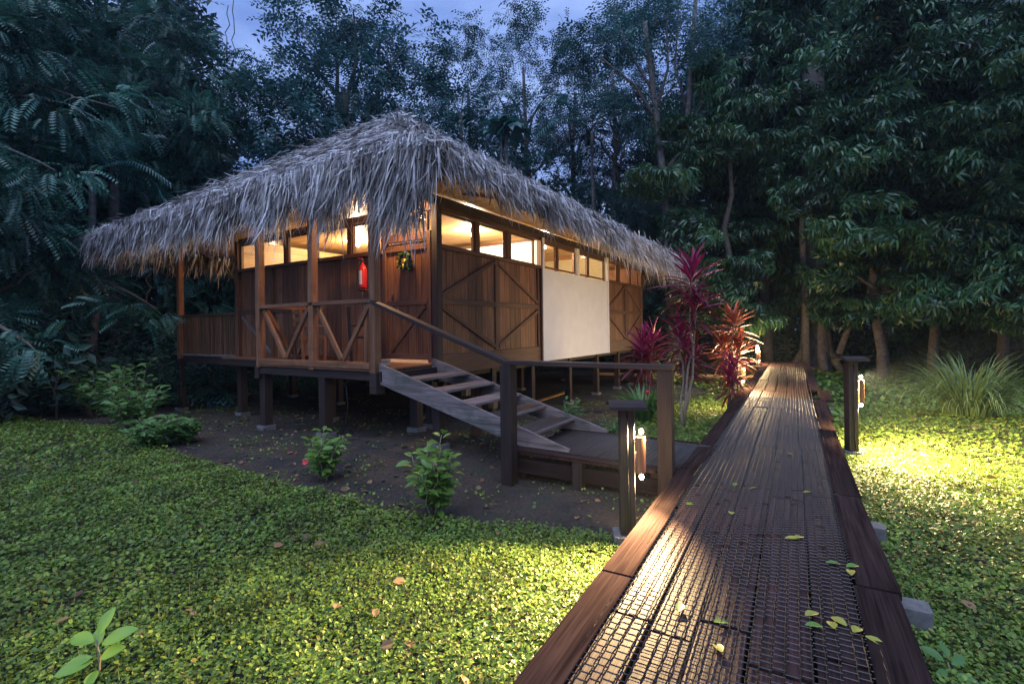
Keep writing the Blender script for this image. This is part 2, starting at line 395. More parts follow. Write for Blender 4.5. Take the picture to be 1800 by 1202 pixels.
# sparse weeds over the bare bed
acc = Acc(); n = 44000
x, y = lawn_pts(n, 3.5, 16, -66, 30); keep = in_poly(x, y, BEDA); hu, hv = hcoord(x, y)
nzv = np.sin(x*2.1+np.sin(y*1.7)*1.5)*np.sin(y*2.3+1.1)+.5*np.sin(x*5.3+y*3.1)
keep &= (nzv > .25) | (rng.random(n) < .10); keep &= ~((hu > -1.3) & (hv > 0) & (hv < 6) & (rng.random(n) < .7))
x, y = x[keep], y[keep]; n = len(x); a = rng.uniform(0, 6.28, n); t = rng.uniform(0, .9, n)
D = np.stack([np.cos(a)*np.cos(t), np.sin(a)*np.cos(t), np.sin(t)], 1)
acc.add(*scatter(LEAF4, LEAF4Q, np.stack([x, y, gz(x, y)+rng.uniform(.0, .03, n)], 1), D, norm(np.stack([rng.normal(0, .4, n), rng.normal(0, .4, n), np.ones(n)], 1)), .032*rng.uniform(.5, 1.5, n)))
tag(link('weeds', acc.mesh('weeds', M['lawnleaf'])), 'sparse small weeds on the bare soil round the bungalow', 'weeds', kind='stuff')

# ------------------------------------------------------------------ walkway
walk = tag(empty('walkway', wp(0, 0, 0)[:3]), kind='structure')
walk.rotation_euler = (0, 0, math.pi/2-A)      # local x along the walk, local y to the left
joints = [-2.4, .35, 2.62, 4.3, 7.25, 9.6, 11.9, 14.4, 17.0, 18.9]
k = 5; inner = 1.04
wsf = None
stag = [[0]*5 if not 0 < i < 3 else [rd.uniform(-.2, .2) for _ in range(5)] for i in range(len(joints))]
for i in range(len(joints)-1):
    nb = 5
    ws = np.array([rd.uniform(.85, 1.15) for _ in range(nb)]); ws = ws/ws.sum()*inner
    if i < 3: wsf = ws if wsf is None else wsf; ws = wsf
    s = -inner/2-.01
    for j in range(nb):
        a0 = joints[i]+stag[i][j]; a1 = joints[i+1]+stag[i+1][j]
        zz = WZ-.02+rd.uniform(-.006, .004)
        bar('plank', (a0+.020, -(s+ws[j]/2), zz), (a1-.006, -(s+ws[j]/2)+rd.uniform(-.006, .006), zz+rd.uniform(-.004, .004)), ws[j]-.014, .036, M['walk'], walk)
        s += ws[j]
ej = [-2.4, .62, 2.9, 3.9, 6.4, 9.0, 11.6, 14.4, 17.0, 18.9]
for sd_, wd in ((-1, .175), (1, .19)):
    e = ej if sd_ < 0 else [-2.4, 1.1, 2.7, 5.6, 6.6, 8.5, 10.1, 13.0, 16.0, 18.9]
    for i in range(len(e)-1):
        o_ = 0.0
        if sd_ > 0 and 8.4 < e[i] < 10.0: o_ = .16
        if sd_ > 0 and 6.5 < e[i] < 8.4: o_ = .04
        c0 = sd_*(HW-wd/2+o_)
        bar('edge_plank', (e[i]+.010, -c0+rd.uniform(-.012, .012), WZ-.012+rd.uniform(-.004, .004)), (e[i+1]-.010, -c0+rd.uniform(-.012, .012), WZ-.012), wd, .045, M['walkedge'], walk)
for w in np.arange(-2, 18.5, 1.25):
    bar('joist', (w, -HW+.03, WZ-.095), (w, HW-.03, WZ-.095), .09, .1, M['post'], walk)
for sd_ in (-1, 1):
    bar('side_beam', (-2.4, sd_*(HW-.12), WZ-.19), (18.9, sd_*(HW-.12), WZ-.19), .07, .09, M['post'], walk)
# netting stapled over the boards
acc = Acc()
lines = np.arange(-.56, .545, .046)
zt = WZ+.0055
for li, s0 in enumerate(lines):
    ph = rd.uniform(0, 6)
    w = np.concatenate([np.arange(-1.0, 9, .046), np.arange(9, 18.8, .12)])
    yy = -(s0+.006*np.sin(w*1.3+ph)+.010*np.sin(w*.45+li*.3)+.0024*np.sin(w/.046*math.pi))
    hh = zt+.003*np.sin(w*7+li)+.003
    r = .0033
    n = len(w)
    V = np.stack([np.stack([w, yy-r, hh-r*.9], 1), np.stack([w, yy, hh+r], 1), np.stack([w, yy+r, hh-r*.9], 1)], 1).reshape(-1, 3)
    i = np.arange(n-1)[:, None]*3
    acc.add(V, [np.concatenate([i+np.array([[0, 1, 4, 3]]), i+np.array([[1, 2, 5, 4]])])])
for ci, w in enumerate(np.arange(-1.0, 8.5, .046)):
    for li in range(len(lines)-1):
        if rd.random() < .03: continue
        sh = .023*(li % 2); a, b2 = -lines[li]-.010*math.sin(w*.45+li*.3)-.006*math.sin(w*1.3), -lines[li+1]-.010*math.sin(w*.45+(li+1)*.3)-.006*math.sin(w*1.3)
        r = .0017; z = zt+.001
        V = np.array([(w+sh-r, a, z), (w+sh, a, z+r*1.6), (w+sh+r, a, z), (w+sh-r, b2, z), (w+sh, b2, z+r*1.6), (w+sh+r, b2, z)])
        acc.add(V, [np.array([[0, 1, 4, 3], [1, 2, 5, 4]])])
tag(link('wire_netting', acc.mesh('wire_netting', M['wire']), walk), kind='stuff')
# footings of the walkway
for w, s, c_ in ((1.35, .80, 0), (2.55, .76, 0), (8.6, .78, 0), (9.6, -.80, 0), (8.9, -.80, 0), (4.3, -.74, 0)):
    x, y, _ = wp(w, s); z0 = gzf(x, y)
    o = bar('footing', (w, -s, z0-.05), (w, -s, WZ-.14), .15, .14, M['concrete'], walk, up=(1, 0, 0), c=.015)

# side landing to the stairs (in the bungalow's directions)
RZH = math.pi/2-HA                          # local x = u, local y = v
land = tag(empty('landing', hp(0, 0, 0), RZH), kind='structure')
u0, u1 = -1.46, -.14
vs = np.linspace(-2.42, -4.02, 8)
for i in range(7):
    bar('plank', (u0, (vs[i]+vs[i+1])/2, WZ-.03), (u1, (vs[i]+vs[i+1])/2, WZ-.03+rd.uniform(-.004, .004)), abs(vs[i]-vs[i+1])-.012, .034, M['walk'], land)
for uu in (u0+.05, u1-.05):
    bar('edge_plank', (uu, -2.38, WZ-.005), (uu, -4.14, WZ-.005), .13, .02, M['walkedge'], land)
bar('side_beam', (u0+.07, -2.3, WZ-.19), (u0+.07, -4.05, WZ-.19), .07, .16, M['walkedge'], land)
bar('side_beam', (u1-.07, -2.3, WZ-.12), (u1-.07, -4.05, WZ-.12), .07, .14, M['frame'], land)
for uu, vv in ((u0+.12, -2.45), (u0+.12, -4.0), (u1-.12, -2.45), (u1-.12, -4.0), (u0+.02, -3.2)):
    p = hp(uu, vv); bar('post', (uu, vv, gzf(p[0], p[1])-.1), (uu, vv, WZ-.05), .11, .11, M['post'], land, up=(1, 0, 0))
# join between landing and walkway
bar('plank', (u0+.02, -4.20, WZ-.018), (u1, -4.20, WZ-.018), .28, .034, M['walkedge'], land)
acc = Acc()
for j, v in enumerate(np.arange(-2.5, -4.3, -.046)):
    V, p = tube_arr([(u0+.1, v, zt), (u0+.5, v+.006*math.sin(j), zt+.003), (u1-.5, v, zt+.002), (u1-.1, v, zt)], .003, 4); acc.add(V, p)
for u in np.arange(u0+.12, u1-.1, .046):
    V, p = tube_arr([(u, -2.5, zt+.002), (u+.005, -3.3, zt+.004), (u, -4.3, zt+.002)], .003, 4); acc.add(V, p)
tag(link('wire_netting', acc.mesh('wire_netting', M['wire']), land), kind='stuff')

# ------------------------------------------------------------------ staircase
st = tag(empty('staircase', hp(0, 0, 0), RZH), 'weathered grey wooden stairs with open treads leading up to the porch', 'stairs')
def stringer(u):
    th = .045; pts = [(-.02, 1.17), (-2.95, .33), (-3.05, .26), (-2.7, .27), (-.02, .93)]
    pts = [(-.03, 1.19), (-3.02, .315), (-3.02, .285), (-2.40, .285), (-.03, .90)]
    V = [(u-th/2, v, z) for v, z in pts]+[(u+th/2, v, z) for v, z in pts]; n = len(pts)
    q = np.array([[i, (i+1) % n, (i+1) % n+n, i+n] for i in range(n)])
    me = mesh_np('stringer', V, [q, np.array([list(range(n))[::-1], list(range(n, 2*n))])], M['weathered2'])
    return link('stringer', me, st)
# stringer material uses its own long axis
M['weathered2'] = wood('grey stringer timber', (.105, .078, .072), (.28, .225, .215), .7, tint=.1, stain=(.055, .07, .05), stain_amt=.85)
for n_ in M['weathered2'].node_tree.nodes:
    if n_.type == 'MAPPING':
        sx = n_.inputs['Scale'].default_value; n_.inputs['Scale'].default_value = (sx[0], sx[2]*1.2, sx[0]); n_.inputs['Rotation'].default_value = (math.radians(-16), 0, 0)
stringer(-1.29); stringer(-.13)
for k_, (v, z) in enumerate(((-.79, .975), (-1.256, .845), (-1.715, .705), (-2.11, .565), (-2.55, .425))):
    tr = bar('tread', (-1.265, v+.17, z), (-.155, v+.17, z), .36, .035, M['weathered'], st)
    if k_ in (1, 2): bar('tread_block', (-.72, v+.1, z-.12), (-.72, v+.1, z-.02), .09, .1, M['ceiling'], st, up=(1, 0, 0))
    if k_ >= 3:
        acc = Acc()
        for j in range(7):
            V, p = tube_arr([(-1.24, v+.03+j*.046, z+.021), (-.7, v+.035+j*.046, z+.024), (-.18, v+.03+j*.046, z+.021)], .003, 4); acc.add(V, p)
        for u in np.arange(-1.22, -.18, .046):
            V, p = tube_arr([(u, v+.0, z+.022), (u, v+.34, z+.022)], .003, 4); acc.add(V, p)
        tag(link('tread_netting', acc.mesh('tread_netting', M['wire']), st), kind='stuff')

# handrail beside the stairs
hr = tag(empty('handrail', hp(0, 0, 0), RZH), 'dark timber handrail running down beside the stairs and along the landing', 'handrail')
p2 = (-1.56, -2.40); p3 = (-1.50, -4.13)
bar('rail', (-1.42, -.08, 2.05), (p2[0], p2[1], 1.27), .12, .05, M['post'], hr)
bar('rail', (p2[0], p2[1]+.03, 1.275), (p3[0], p3[1]-.08, 1.275), .13, .05, M['post'], hr)
q2 = hp(*p2)
bar('post', (p2[0], p2[1], -.22), (p2[0], p2[1], 1.25), .14, .14, M['post'], hr, up=(1, 0, 0))
bar('post', (p3[0], p3[1], .02), (p3[0], p3[1], 1.25), .14, .10, M['post'], hr, up=(1, 0, 0))

# ------------------------------------------------------------------ bungalow
FZ = 1.10
H = tag(empty('bungalow', hp(0, 0, 0), RZH), 'wooden bungalow on stilts with a shaggy palm thatch roof and lit windows', 'house')
def part(name): return empty(name, parent=H)
UL = 10.97; VL = 5.8
# floor
fl = part('floor')
bar('floor_slab', (0, VL/2, FZ-.06), (UL, VL/2, FZ-.06), VL-.06, .10, M['frame'], fl)
bar('floor_slab', (0, 7.12, FZ-.06), (UL*.55, 7.12, FZ-.06), 2.6, .10, M['frame'], fl)
for j in range(9):
    bar('floorboard', (-1.30+j*.145, -.02, FZ-.02), (-1.30+j*.145, 2.9, FZ-.02), .138, .03, M['porch'], fl)
for j in range(3):
    bar('floorboard', (-.36+j*.145, 2.93, FZ-.02), (-.36+j*.145, 5.85, FZ-.02), .138, .03, M['porch'], fl)
# beams under the floor
bar('floor_beam', (-1.30, -.12, FZ-.10), (-1.30, 2.95, FZ-.10), .07, .14, M['post'], H)
bar('floor_beam', (-1.30, -.08, FZ-.2), (-1.30, .06, FZ-.2), .16, .30, M['post'], H)
bar('floor_beam', (-1.30, 2.86, FZ-.16), (-1.30, 2.98, FZ-.16), .10, .20, M['post'], H)
bar('floor_beam', (-.42, 2.95, FZ-.10), (-.42, 5.9, FZ-.10), .07, .14, M['post'], H)
bar('floor_beam', (-.02, 5.9, FZ-.12), (-.02, 8.5, FZ-.12), .09, .16, M['post'], H)
bar('floor_beam', (-1.26, 2.93, FZ-.12), (0, 2.93, FZ-.12), .08, .14, M['post'], H)
bar('floor_beam', (-1.26, -.1, FZ-.12), (0, -.1, FZ-.12), .08, .14, M['post'], H)
for vv in (.3, 2.9, 5.6):
    bar('floor_beam', (0, vv, FZ-.22), (UL, vv, FZ-.22), .12, .2, M['post'], H)
# stilts
def stilt(u, v, w=.15, foot=True, m_='post', top=FZ-.13):
    x, y, _ = hp(u, v); z0 = gzf(x, y)
    s_ = bar('stilt', (u, v, z0-.2), (u, v, top), w, w, M[m_], H, up=(1, 0, 0))
    if foot: bar('footing', (u, v, z0-.15), (u, v, z0+.07), w+.09, w+.09, M['concrete'], H, up=(1, 0, 0), c=.02)
for u, v in ((-1.25, 1.2), (-1.22, 2.86), (-.33, .15), (-.1, 8.42), (-.1, 5.62), (.15, 2.9), (.2, .3), (2.0, .28), (3.6, .28), (5.6, .28), (7.5, .28), (9.3, .28), (10.8, .28),
             (3.6, 2.9), (7.5, 2.9), (10.8, 2.9), (2.5, 5.6), (5.5, 5.6), (8.5, 5.6), (3, 8.4), (6, 8.4)):
    stilt(u, v)
stilt(-1.12, -1.0, .13, True, 'post', .80)
stilt(-.2, -.95, .12, False, 'frame', .85)
# cable hanging under the porch
tube('cable', [(-1.2, .95, 1.0), (-1.2, .78, .8), (-1.2, .74, .5), (-1.2, .80, .25), (-1.2, .9, .05)], .006, M['black'], H, 6)

def boards(parent, axis, a, b, z0, z1, off, n, m_, t=.022):
    wd = (b-a)/n; e = a
    ws = np.array([rd.uniform(.8, 1.2) for _ in range(n)]); ws = ws/ws.sum()*(b-a)
    for i in range(n):
        c = e+ws[i]/2; e += ws[i]; o2 = off+rd.uniform(-.003, .003)
        if axis == 'u': bar('plank', (c, o2, z0), (c, o2, z1), ws[i]-.006, t, M[m_], parent, up=(0, 1, 0))
        else: bar('plank', (o2, c, z0), (o2, c, z1), ws[i]-.006, t, M[m_], parent, up=(1, 0, 0))
SILL = 3.03; WT = 3.63; ZC = 3.85
# long side wall, first bay
def diamond(parent, axis, a, b, z0, z1, off, mid):
    P = (lambda c, z, o=0: (c, off-o, z)) if axis == 'u' else (lambda c, z, o=0: (off-o, c, z))
    up = (0, 1, 0) if axis == 'u' else (1, 0, 0)
    cm = (a+b)/2; t = .03
    bar('batten', P(cm, z0), P(cm, z1), .10, t, M['frame'], parent, up)
    bar('batten', P(a+.05, z0), P(a+.05, z1), .09, t, M['frame'], parent, up)
    bar('batten', P(b-.05, z0), P(b-.05, z1), .09, t, M['frame'], parent, up)
    for x0, x1 in ((a+.1, cm-.05), (cm+.05, b-.1)):
        bar('batten', P(x0, mid), P(x1, mid), .10, t, M['frame'], parent, up)
    for s0, s1, zz0, zz1 in ((a+.1, cm-.07, mid+.10, z1-.05), (b-.1, cm+.07, mid+.10, z1-.05), (a+.1, cm-.07, mid-.10, z0+.06), (b-.1, cm+.07, mid-.10, z0+.06)):
        bar('brace', P(s0, zz0, .004), P(s1, zz1, .004), .075, t, M['frame'], parent, up)
wa = part('wall')
boards(wa, 'u', .06, 3.50, .93, 3.0, 0, 17, 'wall'); diamond(wa, 'u', .02, 3.50, 1.26, 3.0, -.028, 2.13)
bar('skirt_board', (-.02, -.032, 1.07), (1.9, -.032, 1.07), .04, .34, M['frame'], wa)
bar('skirt_board', (1.905, -.030, 1.07), (3.56, -.030, 1.07), .04, .34, M['frame'], wa)
wd_ = part('wall')
boards(wd_, 'u', 7.66, UL, .93, 3.0, 0, 15, 'wall'); diamond(wd_, 'u', 7.66, UL, 1.26, 3.0, -.028, 2.13)
bar('skirt_board', (7.64, -.032, 1.07), (UL, -.032, 1.07), .04, .34, M['frame'], wd_)
# rendered bathroom wall
wb = part('wall')
bar('plaster_panel', (3.64, -.03, 1.95), (7.58, -.03, 1.95), .10, 2.10, M['plaster'], wb)
bar('plaster_pier', (3.60, -.04, .9), (3.60, -.04, ZC-.1), .10, .12, M['plaster'], wb, up=(0, 1, 0))
bar('plaster_pier', (5.545, -.02, 3.0), (5.545, -.02, ZC-.1), .14, .12, M['plaster'], wb, up=(0, 1, 0))
bar('plaster_pier', (7.62, -.04, .9), (7.62, -.04, ZC-.1), .10, .12, M['plaster'], wb, up=(0, 1, 0))
# windows
def window(axis, a, b, off, z0=SILL+.02, z1=WT, fw=.035, fm='frame'):
    w_ = part('window'); P = (lambda c, z: (c, off, z)) if axis == 'u' else (lambda c, z: (off, c, z))
    up = (0, 1, 0) if axis == 'u' else (1, 0, 0)
    bar('sill', P(a, z0+fw/2), P(b, z0+fw/2), fw, .07, M[fm], w_, up)
    bar('frame', P(a, z1-fw/2), P(b, z1-fw/2), fw, .06, M[fm], w_, up)
    bar('frame', P(a+fw/2, z0+fw), P(a+fw/2, z1-fw), fw, .06, M[fm], w_, up)
    bar('frame', P(b-fw/2, z0+fw), P(b-fw/2, z1-fw), fw, .06, M[fm], w_, up)
    bar('pane', P(a+fw, (z0+z1)/2), P(b-fw, (z0+z1)/2), z1-z0-2*fw+.01, .006, M['glass'], w_, up, c=.001)
def run(axis, off, edges, fm='frame'):
    for a, b in edges: window(axis, a, b, off, fm=fm)
    for i in range(len(edges)-1):
        a, b = edges[i][1], edges[i+1][0]
        if b-a < .6:
            P = (lambda c, z: (c, off, z)) if axis == 'u' else (lambda c, z: (off, c, z))
            bar('mullion', P((a+b)/2, SILL), P((a+b)/2, WT+.01), b-a-.004, .09, M['frame'], H, (0, 1, 0) if axis == 'u' else (1, 0, 0))
run('u', 0, [(.06, 1.06), (1.20, 2.13), (2.30, 3.30)])
run('u', .02, [(3.68, 4.42), (4.50, 5.46)])
run('u', .02, [(5.63, 6.30), (6.38, 7.54)])
run('u', 0, [(7.70, 8.62), (8.78, 9.78), (9.86, 10.88)])
bar('sill_board', (0, -.03, SILL), (3.54, -.03, SILL), .12, .06, M['frame'], H)
bar('sill_board', (7.68, -.03, SILL), (UL, -.03, SILL), .12, .06, M['frame'], H)
bar('head_beam', (-.05, 0, WT+.065), (3.54, 0, WT+.065), .11, .12, M['frame'], H)
bar('head_beam', (3.66, .04, WT+.065), (7.56, .04, WT+.065), .09, .12, M['frame'], H)
bar('head_beam', (7.68, 0, WT+.065), (UL+.05, 0, WT+.065), .11, .12, M['frame'], H)
bar('roof_beam', (-1.4, -.10, ZC-.08), (UL+1.2, -.10, ZC-.08), .08, .13, M['post'], H)
bar('roof_beam', (-1.38, -.2, ZC-.08), (-1.38, 8.6, ZC-.08), .10, .14, M['porch'], H)
bar('roof_beam', (UL+1.15, -.4, ZC-.25), (UL+1.15, 8.4, ZC-.25), .10, .12, M['porch'], H)
# corner posts
bar('corner_post', (-.03, -.06, .80), (-.03, -.06, ZC-.14), .13, .12, M['post'], H, up=(0, 1, 0))
bar('corner_post', (-.03, 5.84, .80), (-.03, 5.84, ZC-.14), .12, .12, M['frame'], H, up=(0, 1, 0))
bar('corner_post', (UL+.04, -.0, .85), (UL+.04, -.0, ZC-.14), .12, .10, M['frame'], H, up=(0, 1, 0))
bar('corner_post', (3.535, -.03, .9), (3.535, -.03, ZC-.14), .06, .12, M['frame'], H, up=(0, 1, 0))
# end wall facing the porch
wc = part('wall')
boards(wc, 'v', 1.16, 5.78, 1.08, 3.0, 0, 24, 'wall')
bar('sill_board', (-.03, 1.16, SILL), (-.03, 5.78, SILL), .12, .06, M['frame'], wc)
bar('head_beam', (0, .02, WT+.065), (0, 5.80, WT+.065), .11, .12, M['frame'], wc)
bar('batten', (-.03, 3.15, 1.1), (-.03, 3.15, 3.0), .10, .03, M['frame'], wc, up=(1, 0, 0))
bar('batten', (-.03, 4.55, 1.1), (-.03, 4.55, 3.0), .08, .03, M['frame'], wc, up=(1, 0, 0))
bar('batten', (-.03, 3.2, 2.1), (-.03, 5.75, 2.1), .09, .03, M['frame'], wc, up=(1, 0, 0))
bar('brace', (-.034, 5.7, 2.0), (-.034, 4.6, 1.2), .075, .03, M['weathered'], wc, up=(1, 0, 0))
run('v', 0, [(1.20, 2.0), (2.11, 3.06), (3.26, 4.0), (4.10, 5.02), (5.12, 5.76)])
# other walls (back and far end)
bar('back_wall', (0, 5.8, 2.4), (UL, 5.8, 2.4), .05, 2.7, M['ceiling'], H)
bar('back_wall', (UL-.02, .08, 2.4), (UL-.02, 5.75, 2.4), .05, 2.7, M['frame'], H)
bar('partition', (3.92, .06, 2.43), (3.92, 5.7, 2.43), .06, 2.66, M['plaster'], H)
bar('partition', (3.885, .06, ZC-.10), (3.885, 5.7, ZC-.10), .03, .07, M['frame'], H)
bar('partition', (7.62, .08, 2.43), (7.62, 5.7, 2.43), .06, 2.66, M['inner'], H)
bar('partition', (4.0, 2.0, 2.43), (7.55, 2.0, 2.43), .06, 2.66, M['inner'], H)
bar('partition', (7.7, 2.6, 2.43), (UL-.1, 2.6, 2.43), .06, 2.66, M['ceiling'], H)
for uu in (8.6, 9.9):
    bar('picture', (uu, 2.55, 3.28), (uu+.6, 2.55, 3.28), .03, .34, M['mirror'], H)
# ceiling and soffit
ce = part('ceiling')
cu = [-1.36, 1.0, 2.83, 4.66, 6.49, 8.32, 10.15, 12.05]
for i in range(len(cu)-1):
    bar('ceiling_panel', ((cu[i]+cu[i+1])/2, -.98, ZC+.015), ((cu[i]+cu[i+1])/2, 9.1, ZC+.015), cu[i+1]-cu[i]-.012, .02, M['ceiling'], ce)
bar('fascia', (-1.42, -1.02, ZC+.03), (12.1, -1.02, ZC+.03), .03, .09, M['frame'], ce)
# door
dr = part('door')
boards(dr, 'v', .14, 1.08, FZ+.05, 3.15, -.02, 6, 'wall')
for zz in (1.2, 2.12, 3.05): bar('batten', (-.045, .14, zz), (-.045, 1.08, zz), .03, .09, M['frame'], dr)
bar('brace', (-.05, .2, 2.05), (-.05, 1.0, 1.28), .07, .03, M['frame'], dr, up=(1, 0, 0))
tube('handle', [(-.05, .93, 2.2), (-.10, .93, 2.2), (-.10, .85, 2.2)], .012, M['black'], dr, 8)
bar('lock_plate', (-.045, .94, 2.13), (-.045, .94, 2.27), .05, .02, M['black'], dr, up=(1, 0, 0))
bar('door_frame', (-.02, .09, FZ), (-.02, .09, 3.3), .08, .09, M['frame'], H, up=(1, 0, 0))
bar('door_frame', (-.02, 1.13, FZ), (-.02, 1.13, WT), .08, .09, M['frame'], H, up=(1, 0, 0))
bar('door_frame', (-.02, .05, 3.22), (-.02, 1.17, 3.22), .09, .10, M['frame'], H)
window('v', .14, 1.08, 0, z0=3.28)
# porch posts and railing
pr = part('porch_railing')
for v, w_ in ((.0, .12), (1.39, .11), (2.84, .11)):
    bar('porch_post', (-1.32, v, FZ-.05), (-1.32, v, ZC-.14), w_, w_, M['porch'], H, up=(1, 0, 0))
bar('porch_post', (-1.30, .20, FZ-.05), (-1.30, .20, 2.1), .06, .05, M['porch'], H, up=(1, 0, 0))
bar('porch_post', (-.10, 8.43, FZ-.1), (-.10, 8.43, ZC-.1), .12, .12, M['porch'], H, up=(1, 0, 0))
bar('top_rail', (-1.32, .06, 2.08), (-1.32, 2.8, 2.08), .11, .06, M['porch'], pr)
bar('top_rail', (-1.27, 2.84, 2.08), (-.06, 2.84, 2.08), .09, .06, M['porch'], pr)
bar('bottom_rail', (-1.32, .05, FZ+.045), (-1.32, 2.8, FZ+.045), .13, .09, M['porch'], pr)
bar('bottom_rail', (-1.25, 2.84, FZ+.045), (-.06, 2.84, FZ+.045), .11, .09, M['porch'], pr)
for a, b in ((.07, 1.33), (1.45, 2.78)):
    c = (a+b)/2
    bar('brace', (-1.335, a+.02, 2.03), (-1.335, c-.04, FZ+.12), .07, .045, M['porch'], pr, up=(1, 0, 0))
    bar('brace', (-1.30, b-.02, 2.03), (-1.30, c+.05, FZ+.12), .07, .045, M['porch'], pr, up=(1, 0, 0))
bar('brace', (-1.2, 2.84, 2.03), (-.70, 2.84, FZ+.12), .07, .045, M['porch'], pr, up=(0, 1, 0))
bar('brace', (-.12, 2.84, 2.03), (-.60, 2.84, FZ+.12), .07, .045, M['porch'], pr, up=(0, 1, 0))
# balcony railing of upright slats
br = part('balcony_railing')
for j in range(31):
    v = 5.95+j*(8.38-5.95)/30
    bar('slat', (-.05, v, FZ+.02), (-.05+rd.uniform(-.01, .01), v+rd.uniform(-.01, .01), 2.06), .045, .022, M['bamboo'], br, up=(1, 0, 0))
bar('top_rail', (-.07, 5.9, 2.07), (-.07, 8.5, 2.07), .07, .05, M['bamboo'], br)
bar('bottom_rail', (-.07, 5.9, FZ), (-.07, 8.5, FZ), .07, .05, M['weathered'], br)
for j in range(24):
    u = .1+j*.2
    bar('slat', (u, 8.4, FZ+.02), (u, 8.4, 2.06), .045, .022, M['bamboo'], br, up=(0, 1, 0))

# roof -----------------------------------------------------------
RF = part('roof')
EU0, EU1, EV0, EV1 = -1.50, 12.45, -1.20, 9.40
EZ = 3.90; RZ = 7.22; RU0, RU1, RV = 3.22, 8.2, 4.10
C4 = [(EU0, EV0), (EU1, EV0), (EU1, EV1), (EU0, EV1)]
def rv(u, v, z): return (u, v, z)
Vr = [rv(*c, EZ-.05) for c in C4]+[rv(RU0, RV, RZ-.1), rv(RU1, RV, RZ-.1)]
Vr += [rv(*c, EZ-.17) for c in C4]+[rv(RU0, RV, RZ-.4), rv(RU1, RV, RZ-.4)]
faces4 = np.array([[0, 1, 5, 4], [2, 3, 4, 5], [6, 10, 11, 7], [8, 11, 10, 9], [0, 6, 7, 1], [1, 7, 8, 2], [2, 8, 9, 3], [3, 9, 6, 0]])
faces3 = np.array([[3, 0, 4], [1, 2, 5], [9, 10, 6], [7, 11, 8]])
link('roof_underlayer', mesh_np('roof_underlayer', Vr, [faces4, faces3], M['thatchbase']), RF)
for k_ in range(12):
    u = -1.0+k_*1.15
    if u < RU0: zt_ = (RZ-.45)-(RU0-u)*0
    bar('rafter', (u, EV0+.05, EZ-.20), (u, RV, min(RZ-.5, EZ+(max(0, u-EU0))*.72)), .05, .07, M['frame'], RF)
STR = []   # tapering strip, 3 segments, folded
def strip(curv, droop):
    xs = [0, .33, .68, 1.0]; ws = [.5, .62, .42, .04]
    V = []
    for x, w in zip(xs, ws):
        z = curv*math.sin(x*math.pi)-droop*x*x
        V += [(x, w, z), (x, -w, z)]
    return np.array(V, float)
STQ = [np.array([[0, 1, 3, 2], [2, 3, 5, 4], [4, 5, 7, 6]])]
def slope_strips(a, b, c, n, L, acc, wdt=.0185, lift=.13):
    """strips over triangle a,b,c lying down the slope"""
    a, b, c = map(lambda t: np.array(t, float), (a, b, c))
    r1, r2 = rng.random(n), rng.random(n); f = r1+r2 > 1; r1[f], r2[f] = 1-r1[f], 1-r2[f]
    P = a+(b-a)*r1[:, None]+(c-a)*r2[:, None]
    N = np.cross(b-a, c-a); N = N/np.linalg.norm(N); N = N if N[2] > 0 else -N
    D = np.array([N[0]*N[2], N[1]*N[2], N[2]**2-1]); D /= np.linalg.norm(D); T = np.cross(N, D)
    # tufts: neighbouring strips share a lean
    tuft = .35*np.sin(P@T*4.2+3*np.sin(P@D*2.2))+.25*np.sin(P@T*11+P@D*6)
    yaw = rng.normal(0, .34, n)+tuft
    lft = rng.normal(.05, .13, n)
    Dn = D*np.cos(yaw)[:, None]+T*np.sin(yaw)[:, None]+N*lft[:, None]
    P = P+N*(rng.uniform(.0, lift, n)+.05*np.sin(P@D*5.5+2*np.sin(P@T*1.9)))[:, None]
    Nn = norm(N+rng.normal(0, .45, (n, 3)))
    for v_ in range(3):
        m_ = np.arange(n) % 3 == v_
        acc.add(*scatter(strip([.05, .10, -.04][v_], [.10, .02, .2][v_]), STQ, P[m_], Dn[m_], Nn[m_], L*rng.uniform(.55, 1.35, m_.sum()), wdt*rng.uniform(.6, 1.5, m_.sum())))
c0, c1, c2, c3 = [np.array((*c, EZ)) for c in C4]; r0, r1_ = np.array((RU0, RV, RZ)), np.array((RU1, RV, RZ))
acc = Acc(); slope_strips(c3, c0, r0, 60000, .30, acc)
slope_strips(c0, c1, r1_, 36000, .30, acc); slope_strips(c0, r1_, r0, 20000, .30, acc)
slope_strips(c1, c2, r1_, 4500, .5, acc); slope_strips(c2, c3, r0, 3500, .6, acc, .05); slope_strips(c2, r0, r1_, 1800, .6, acc, .05)
# hips and ridge get a shaggier cover
def line_strips(p, q, n, L, D0, spread, acc, wdt=.03, up=.18, down=0, Lf=None, oj=.08):
    p, q = np.array(p, float), np.array(q, float); t = rng.random(n)
    P = p+(q-p)*t[:, None]+rng.normal(0, oj, (n, 3)); P[:, 2] += rng.uniform(-down, up, n)
    clump = np.sin(t*np.linalg.norm(q-p)*5.1)*.25+np.sin(t*np.linalg.norm(q-p)*13.7)*.2
    D = norm(np.array(D0, float)+rng.normal(0, spread, (n, 3))+norm(q-p)*clump[:, None]*spread*2)
    Ls = L*rng.uniform(.5, 1.3, n) if Lf is None else Lf(t)*np.where(rng.random(n) < .18, rng.uniform(1.0, 1.7, n), rng.uniform(.4, 1.1, n))*(1+.35*np.sin(t*np.linalg.norm(q-p)*4.3))
    N = norm(rng.normal(0, 1, (n, 3))+np.array((0, 0, .3)))
    acc.add(*scatter(strip(.05, .12), STQ, P, D, N, Ls, wdt*rng.uniform(.6, 1.5, n)))
line_strips(r0, r1_, 1600, .30, (0, -.75, -.5), .3, acc, .017, .06); line_strips(r0, r1_, 900, .30, (0, .75, -.5), .3, acc, .017, .06)
